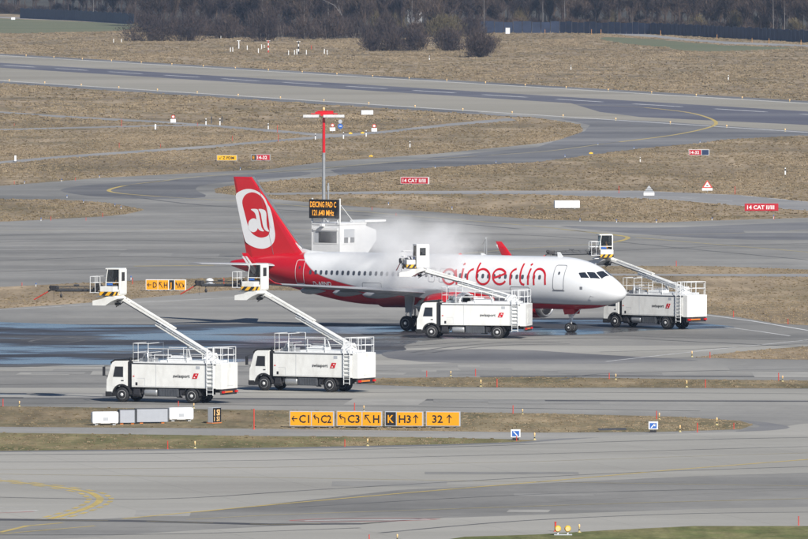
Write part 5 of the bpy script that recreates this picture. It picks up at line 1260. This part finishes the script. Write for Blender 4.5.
# ------------------------------------------------------------------ far fence, bushes and wood
def twig_mat(name, c1, c2, rough=.9, ns=.25):
    m = bpy.data.materials.new(name); m.use_nodes = True; t = m.node_tree; b = t.nodes['Principled BSDF']
    b.inputs['Roughness'].default_value = rough; b.inputs['Specular IOR Level'].default_value = .1
    at = N(t, 'ShaderNodeAttribute', attribute_name='tint'); x = N(t, 'ShaderNodeMix', data_type='RGBA')
    x.inputs[6].default_value = (*c1, 1); x.inputs[7].default_value = (*c2, 1)
    ge = N(t, 'ShaderNodeNewGeometry'); no = N(t, 'ShaderNodeTexNoise'); no.inputs['Scale'].default_value = ns; t.links.new(ge.outputs['Position'], no.inputs['Vector'])
    ad = N(t, 'ShaderNodeMath', operation='ADD'); t.links.new(at.outputs['Fac'], ad.inputs[0])
    mm = N(t, 'ShaderNodeMath', operation='MULTIPLY_ADD'); mm.inputs[1].default_value = 1.2; mm.inputs[2].default_value = -.6; t.links.new(no.outputs['Fac'], mm.inputs[0])
    t.links.new(mm.outputs[0], ad.inputs[1]); ad.use_clamp = True
    t.links.new(ad.outputs[0], x.inputs[0]); t.links.new(x.outputs[2], b.inputs['Base Color']); return m
import numpy as np
TWIG = twig_mat('bare_twigs', (.042,.034,.036), (.12,.086,.062))
TWIGY = twig_mat('yellow_twigs', (.08,.068,.038), (.15,.12,.065))
BARK = mat('grey_bark', (.16,.14,.12), .9, var=.3, scale=1)
BIRCH = mat('birch_bark', (.19,.18,.175), .8, var=.3, scale=2)
def branches(rg, h, crown_r, n, base=.18, w=.045, L=1.4, up=.7, shape='tree'):
    """thin twig blades filling a crown volume; returns vertex array (n*4,3)"""
    out = []
    # a few leading limbs; twigs gather round them so that clumps and gaps appear
    nl = 9 if shape == 'tree' else 14
    limbs = []
    for i in range(nl):
        a = rg.uniform(0, 2*math.pi); 
        if shape == 'tree': e = Vector((math.cos(a)*crown_r*rg.uniform(.25,.9), math.sin(a)*crown_r*rg.uniform(.25,.9), h*rg.uniform(.5,1.0))); s0 = Vector((0,0,h*rg.uniform(base, .55)))
        else: q = rg.uniform(.1,1); e = Vector((math.cos(a)*crown_r*q, math.sin(a)*crown_r*q, h*math.sqrt(max(.05, 1-q*q))*rg.uniform(.8,1.02))); s0 = Vector((e.x*.35, e.y*.35, 0))
        limbs.append((s0, e))
    for i in range(n):
        s0, e = limbs[int(rg.random()*nl)]; u = rg.random()**.6
        p = s0.lerp(e, u); sp = crown_r*.33*(.35+u*.65)
        p = p+Vector((rg.gauss(0, sp*.55), rg.gauss(0, sp*.55), rg.gauss(0, sp*.45)))
        if p.z < .05: p.z = abs(p.z)*.3+.05
        d = (e-s0).normalized()*.6+Vector((rg.gauss(0,.5), rg.gauss(0,.5), rg.gauss(up,.4)))
        d = d.normalized()*L*rg.uniform(.5,1.2); sd = d.cross(Vector((rg.gauss(0,1), rg.gauss(0,1), rg.gauss(0,.4)))).normalized()*w*rg.uniform(.6,1.4)
        out += [p-sd, p+sd, p+d+sd*.25, p+d-sd*.25]
    return np.array([tuple(q) for q in out], dtype=np.float32), limbs
def quads_mesh(name, V, m, tint=None):
    n = len(V)//4; me = bpy.data.meshes.new(name); me.vertices.add(len(V)); me.vertices.foreach_set('co', V.ravel())
    me.loops.add(len(V)); me.loops.foreach_set('vertex_index', np.arange(len(V), dtype=np.int32))
    me.polygons.add(n); me.polygons.foreach_set('loop_start', np.arange(0, len(V), 4, dtype=np.int32)); me.polygons.foreach_set('loop_total', np.full(n, 4, dtype=np.int32))
    me.update(calc_edges=True)
    if tint is not None:
        a = me.attributes.new('tint', 'FLOAT', 'POINT'); a.data.foreach_set('value', tint.astype(np.float32))
    me.materials.append(m); return me
rg = random.Random(11)
protos = []
for i in range(7):
    V, lb = branches(rg, rg.uniform(15, 20), rg.uniform(3.2, 4.6), 1500, w=.06, L=1.7)
    tr = MB(); tr.tube([(0,0,0),(.1,0,6),(.0,.1,12)], .2, 5, r2=.07)
    for s0, e in lb: tr.tube([tuple(s0), tuple(s0.lerp(e, .5)+Vector((0,0,.4))), tuple(e)], .07, 3, r2=.02)
    TV = []
    for f in tr.f: 
        q = [tr.v[k] for k in f]
        if len(q) == 3: q.append(q[2])
        if len(q) == 4: TV += q
    protos.append(np.concatenate([V, np.array(TV, dtype=np.float32)]))
shrub_p = [branches(rg, rg.uniform(5, 7), rg.uniform(3.2, 4.2), 1400, w=.055, L=1.3, shape='shrub')[0] for i in range(3)]
def scatter(name, spots, pr, m, label=None, cat=None, kind='stuff'):
    Vs = []; Ts = []
    for (p, sc, sz, ti) in spots:
        V = pr[rg.randrange(len(pr))]; a = rg.uniform(0, 6.28); c, s = math.cos(a), math.sin(a)
        W = np.empty_like(V); W[:,0] = (V[:,0]*c-V[:,1]*s)*sc+p[0]; W[:,1] = (V[:,0]*s+V[:,1]*c)*sc+p[1]; W[:,2] = V[:,2]*sz+p[2]
        Vs.append(W); Ts.append(np.full(len(W), ti))
    me = quads_mesh(name, np.concatenate(Vs), m, np.concatenate(Ts)); o = bpy.data.objects.new(name, me); C.objects.link(o)
    if kind: o['kind'] = kind
    if label: tag(o, label, cat)
    return o
def base_y(x):                                               # photo row where the wood meets the grass
    pts = [(-60,13),(0,14),(60,17),(130,23),(150,33),(200,37),(300,38),(420,39),(470,35),(520,32),(650,33),(808,41),(880,45)]
    for (a, ya), (b, yb) in zip(pts, pts[1:]):
        if a <= x <= b: return ya+(yb-ya)*(x-a)/(b-a)
    return pts[0][1] if x < 0 else pts[-1][1]
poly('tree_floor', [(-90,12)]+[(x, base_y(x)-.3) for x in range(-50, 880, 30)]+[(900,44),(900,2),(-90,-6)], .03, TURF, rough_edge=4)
spots = []
for row in range(7):
    x = -45
    while x < 860:
        p = G(x+rg.uniform(-3, 3), base_y(x)-1.2); p.y += 14+row*24+rg.uniform(-10, 10); p.x *= 1+(14+row*24)/2900
        t_ = rg.random(); cl = noise.noise(Vector((x*.02, row*.3, 0)))
        spots.append((p, rg.uniform(.85, 1.25), rg.uniform(.8, 1.15)*(1.0 if row else .85), max(0, min(1, .15+.5*t_+cl*.5))))
        x += rg.uniform(13, 19)
scatter('wood', spots, protos, TWIG)
und = []
for row in range(3):
    x = -45
    while x < 860:
        p = G(x, base_y(x)-.8); p.y += 6+row*26+rg.uniform(-4, 4)
        und.append((p, rg.uniform(.7, 1.15), rg.uniform(.35, .75), rg.random()*.7)); x += rg.uniform(14, 22)
scatter('undergrowth', und, shrub_p, TWIG)
und = []
for x, r_ in ((226,1),(250,1),(262,0),(398,1),(442,0),(450,1),(520,1),(612,1),(700,1),(740,1),(760,0),(798,1),(380,0)):
    p = G(x, base_y(x)-1.5); p.y += rg.uniform(5, 30); und.append((p, rg.uniform(.8,1.2), rg.uniform(.7,1.2), rg.random()))
scatter('undergrowth', und, shrub_p, TWIGY)
# birches and other pale stems one can pick out
bs = [(93,6,'pale slim trunk above the left end of the dark fence'),(156,16,'pale trunk rising behind the largest bush'),(159,18,'second pale trunk behind the largest bush'),(263,18,'pale trunk above the thicket left of the leaning birch'),(304.5,20,'pale short trunk in the wood, left of the leaning birch'),(328.5,22,'straight pale trunk just left of the leaning birch'),(335,22,'thin pale trunk beside the leaning birch'),(347,14,'leaning white birch with forked stem in the middle of the wood'),(411.5,30,'slim pale trunk in the wood behind the bushes'),(484,24,'pale thin trunk over the left end of the right fence'),(543,16,'pale trunk above the right fence, left of centre'),(565,16,'pale trunk above the right fence'),(774,30,'pale trunk near the right edge of the wood'),(785,28,'rightmost pale trunk in the wood')]
for i, (x, yb, l) in enumerate(bs):
    p = G(x, base_y(x)-1); p.y += 4; T = thing('birch_tree', l, 'tree', p)
    lean = .28 if l.startswith('leaning') else rg.uniform(-.02, .02); H_ = 17; w_ = .11
    b = MB(); b.tube([(0,0,0),(-lean*3,0,4),(-lean*9,0,9),(-lean*15,0,H_)], w_, 7, r2=.04); tr = b.build('trunk', BIRCH, T)
    if 'forked' in l: b = MB(); b.tube([(-lean*5,0,6),(-lean*12,0,8.6),(-lean*24,.2,10.2)], .12, 6, r2=.04); b.build('branch', BIRCH, tr)
    V, lb = branches(rg, H_, 2.2, 260, base=.35, w=.04, L=1.3); V[:,0] -= lean*.8*V[:,2]
    me = quads_mesh('crown', V, TWIG, np.full(len(V), .5)); o = bpy.data.objects.new('crown', me); C.objects.link(o); o.parent = T
def bush(x0, x1, yt, yb, label, name='bush', n=5200, m=TWIG, ti=.25):
    s = PXM(yb); W_ = (x1-x0)/s; h = (yb-yt)/s; T = thing(name, label, 'bush', G((x0+x1)/2, yb)); rx = W_/2
    Vs = []; k = max(1, round(W_/(h*1.3)))
    for i in range(k):
        cx = lin(-rx, rx, (i+.5)/k); r_ = W_/k*.8 if k > 1 else rx*1.12
        hh = h*(rg.uniform(.82, 1.05) if k > 1 else 1)
        V = np.concatenate([branches(rg, hh*1.0, r_*.95, int(n/k/2), w=.06, L=.9, shape='shrub')[0] for _ in range(2)])
        V[:,0] += cx; V[:,1] += rg.uniform(-1, 1); Vs.append(V)
    V = np.concatenate(Vs); V[:,1] += rx*.4
    tt = np.repeat(np.random.RandomState(3).rand(len(V)//4)*.35+ti-.15, 4)
    me = quads_mesh('crown', V, m, tt); o = bpy.data.objects.new('crown', me); C.objects.link(o); o.parent = T
    b = MB()
    for i in range(10): a = rg.uniform(0, 6.28); x = rg.uniform(-rx*.6, rx*.6); b.tube([(x,rx*.4,0),(x+math.cos(a)*.5,rx*.4+math.sin(a)*.5,h*.5)], .09, 4, r2=.03)
    b.build('stem', BARK, T)
bush(131,208,10,41.3,'largest dark bush, left of centre at the edge of the wood', n=9000, ti=.12)
bush(206,246,15,38.5,'lower brown bush right of the largest bush', n=4200, ti=.3)
bush(244,292,9,41.6,'dark wide bush beyond the red and white mast', n=5600, ti=.15)
bush(290,345,12,39.5,'brown bush at the wood edge left of the rounded ones', n=6000, ti=.35)
bush(340,366,15,38.5,'narrow brown bush right before the low thicket', n=3000, ti=.3)
bush(361,427,32.5,51.3,'low wide dark thicket alone on the dry grass', n=7000, ti=.18)
bush(372,400,15,39,'tall bush behind the low dark thicket', n=3200, ti=.25)
bush(432,466,30.5,50.8,'small rounded bush, left of the bigger round one', n=4200, ti=.2)
bush(459,503,34,57.3,'rounded dark bush nearest the runway', n=6000, ti=.22)
bush(424,462,16,42,'yellowish bush behind the small rounded one', n=3600, m=TWIGY, ti=.4)
bush(456,482,17,37,'tall brown bush at the left end of the right fence', n=3000, ti=.25)
# fences: dark screening net on posts
NAVY = mat('navy_screen', (.022,.035,.075), .7, var=.35, scale=.6)
def fence(name, pts, hpx, label, posts=2.5):
    w = [G(*p) for p in pts]; T = thing(name, label, 'fence', w[0]); o = w[0]
    b = MB(); pm = MB(); acc = 0
    for (a, c) in zip(w, w[1:]):
        h = hpx/PXM(pts[0][1]); d = (c-a); L = d.length; n = int(L/posts); nn = Vector((-d.y, d.x, 0)).normalized()*.03
        for i in range(n):
            p, q = a.lerp(c, i/n)-o, a.lerp(c, (i+.93)/n)-o; hh = h*(1+.05*math.sin(i*1.7))
            b.add([p-nn,p+nn,q+nn,q-nn]+[v+Vector((0,0,hh)) for v in (p-nn,p+nn,q+nn,q-nn)], [(0,1,2,3),(4,7,6,5),(0,4,5,1),(1,5,6,2),(2,6,7,3),(3,7,4,0)])
            if i % 2 == 0: pm.tube([tuple(p), tuple(p+Vector((0,0,hh*1.09)))], .06, 4)
    b.build('screen_panel', NAVY, T); pm.build('posts', GREYBOX, T)
fence('screen_fence', [(20,18.2),(75,20.6),(134,24.2)], 10, 'dark blue screening fence at the top left, behind the green field')
fence('screen_fence', [(476,32.8),(560,33),(651,34.2),(725,38),(808,42.5),(900,47)], 11.2, 'long dark blue screening fence in front of the wood at the right')
# distant hut among the trees
p = G(415, 37); p.y += 40
T = thing('hut', 'pale flat-roofed hut half hidden among the trees at the top', 'building', p)
b = MB(); b.box(-2.2,2.2,-2,2,7.6,8.3); b.build('roof', GREYP, T); b = MB(); b.box(-2,2,-1.8,1.8,0,7.59); b.build('wall', STEEL, T)

# ------------------------------------------------------------------ spray mist
def volume_mat(name, dens, col, falloff=True, aniso=.2):
    m = bpy.data.materials.new(name); m.use_nodes = True; t = m.node_tree; t.nodes.clear()
    o = N(t, 'ShaderNodeOutputMaterial'); v = N(t, 'ShaderNodeVolumePrincipled'); v.inputs['Color'].default_value = (*col, 1)
    v.inputs['Density'].default_value = dens; v.inputs['Anisotropy'].default_value = aniso
    t.links.new(v.outputs[0], o.inputs['Volume'])
    if falloff:
        tc = N(t, 'ShaderNodeTexCoord'); gr = N(t, 'ShaderNodeVectorMath', operation='LENGTH'); t.links.new(tc.outputs['Object'], gr.inputs[0])
        mr = N(t, 'ShaderNodeMapRange'); mr.interpolation_type = 'SMOOTHSTEP'; mr.inputs['From Min'].default_value = .25; mr.inputs['From Max'].default_value = .98
        mr.inputs['To Min'].default_value = 1; mr.inputs['To Max'].default_value = 0; t.links.new(gr.outputs['Value'], mr.inputs['Value'])
        ge = N(t, 'ShaderNodeNewGeometry'); no = N(t, 'ShaderNodeTexNoise'); no.inputs['Scale'].default_value = .42; no.inputs['Detail'].default_value = 4; no.inputs['Distortion'].default_value = .6
        t.links.new(ge.outputs['Position'], no.inputs['Vector'])
        nr = N(t, 'ShaderNodeMapRange'); nr.inputs['From Min'].default_value = .40; nr.inputs['From Max'].default_value = .66; t.links.new(no.outputs['Fac'], nr.inputs['Value'])
        m1 = N(t, 'ShaderNodeMath', operation='MULTIPLY'); t.links.new(mr.outputs[0], m1.inputs[0]); t.links.new(nr.outputs[0], m1.inputs[1])
        m2 = N(t, 'ShaderNodeMath', operation='MULTIPLY'); m2.inputs[1].default_value = dens; t.links.new(m1.outputs[0], m2.inputs[0]); t.links.new(m2.outputs[0], v.inputs['Density'])
    return m
MIST = volume_mat('spray_mist', .26, (1.0,1.0,1.0), True, -.1)
def mist(px, d, z, r, rot=0):
    bm = bmesh.new(); bmesh.ops.create_icosphere(bm, subdivisions=3, radius=1); me = bpy.data.meshes.new('spray_mist'); bm.to_mesh(me); bm.free(); me.materials.append(MIST)
    o = bpy.data.objects.new('spray_mist', me); C.objects.link(o); o.location = ((px-W0/2)/FPX*d, d, z); o.scale = r; o.rotation_euler = (0, R(rot), 0); o['kind'] = 'stuff'
mist(418, 834.5, 5.6, (5.6, 4.6, 3.3), -14)
mist(420, 835, 5.7, (6.2, 3.8, 2.7), -12)
mist(408, 842, 6.8, (7.4, 4.6, 2.9), -4)
mist(404, 853, 6.9, (8.8, 5.2, 2.7), 4)
mist(374, 846, 6.6, (4.4, 3.6, 2.2), 0)

# ------------------------------------------------------------------ haze over the whole field
hz = MB(); hz.box(-2450, 2450, -350, 5250, -1, 60)
HZM = volume_mat('haze_air', 3.6e-5, (.50, .68, 1.0), False, .1)
tag(hz.build('haze', HZM), kind='stuff')

# ------------------------------------------------------------------ grass tufts on everything that is grass
def in_poly(P, poly_):
    x, y = P[:,0], P[:,1]; inside = np.zeros(len(P), bool); n = len(poly_)
    for i in range(n):
        x0, y0 = poly_[i]; x1, y1 = poly_[(i+1) % n]
        if y0 == y1: continue
        c = ((y0 > y) != (y1 > y)) & (x < (x1-x0)*(y-y0)/(y1-y0)+x0); inside ^= c
    return inside
rs = np.random.RandomState(5)
def tufts(name, n, y0, y1, hmin, hmax, wmin, wmax, m):
    """clumps spread evenly over the field within the strip the camera overlooks and its margins"""
    y = np.sqrt(rs.uniform(y0**2, y1**2, n)); x = rs.uniform(-1, 1, n)*(y*.042+6); P = np.stack([x, y], 1)
    top = np.full(n, -1.0); ok = np.ones(n, bool)
    for z, isg, pl, mn in REG:
        hit = in_poly(P, pl) & (z >= top); top[hit] = z; ok[hit] = isg
    # patchiness
    ph = np.sin(x*.31+np.sin(y*.021)*2.1)*.5+np.sin(y*.055+x*.09)*.5+np.sin(x*.11-y*.017)*.6
    ok &= rs.rand(n) < np.clip(.55+.35*ph, .15, 1)
    x, y, ph = x[ok], y[ok], ph[ok]; k = len(x)
    h = rs.uniform(hmin, hmax, k); w_ = rs.uniform(wmin, wmax, k); V = np.empty((k, 2, 4, 3), np.float32)
    a0 = rs.uniform(0, math.pi, k)
    for j in range(2):
        a = a0+j*math.pi/2; dx, dy = np.cos(a)*w_/2, np.sin(a)*w_/2; lx, ly = rs.normal(0, .25, k)*h, rs.normal(0, .25, k)*h
        for q, (sg, up, nar) in enumerate(((-1,0,.7),(1,0,.7),(1,1,1.0),(-1,1,.55))):
            V[:,j,q,0] = x+sg*dx*nar+up*lx; V[:,j,q,1] = y+sg*dy*nar+up*ly; V[:,j,q,2] = up*h*(rs.uniform(.6, 1, k))
    ti = np.repeat(np.clip(.5+.22*ph+rs.normal(0, .17, k), 0, 1), 8)
    me = quads_mesh(name, V.reshape(-1, 3), m, ti); o = bpy.data.objects.new(name, me); C.objects.link(o); o['kind'] = 'stuff'
STRAW = twig_mat('straw_tufts', (.15,.12,.072), (.275,.217,.145), .9, .02)
tufts('grass_tufts', 90000, 640, 1000, .02, .08, .12, .4, STRAW)
tufts('grass_tufts', 130000, 1000, 1700, .04, .15, .2, .7, STRAW)
tufts('grass_tufts', 130000, 1700, 3300, .06, .24, .4, 1.5, STRAW)

# poles of equipment standing behind the airliner
p = G(486.5, 291); T = thing('tripod_pole', 'thin grey pole with slanted struts standing behind the airliner crown', 'pole', p)
b = MB(); b.tube([(0,0,0),(0,0,4.7)], .05, 8); b.build('pole', STEEL, T)
b = MB(); b.tube([(-1.25,.2,0),(-1.1,.1,2.6),(-.1,0,4.5)], .03, 6).tube([(-.6,-.3,0),(-.1,0,4.3)], .03, 6).box(-.12,.05,-.05,.05,4.5,4.7); b.build('strut', STEEL, T)
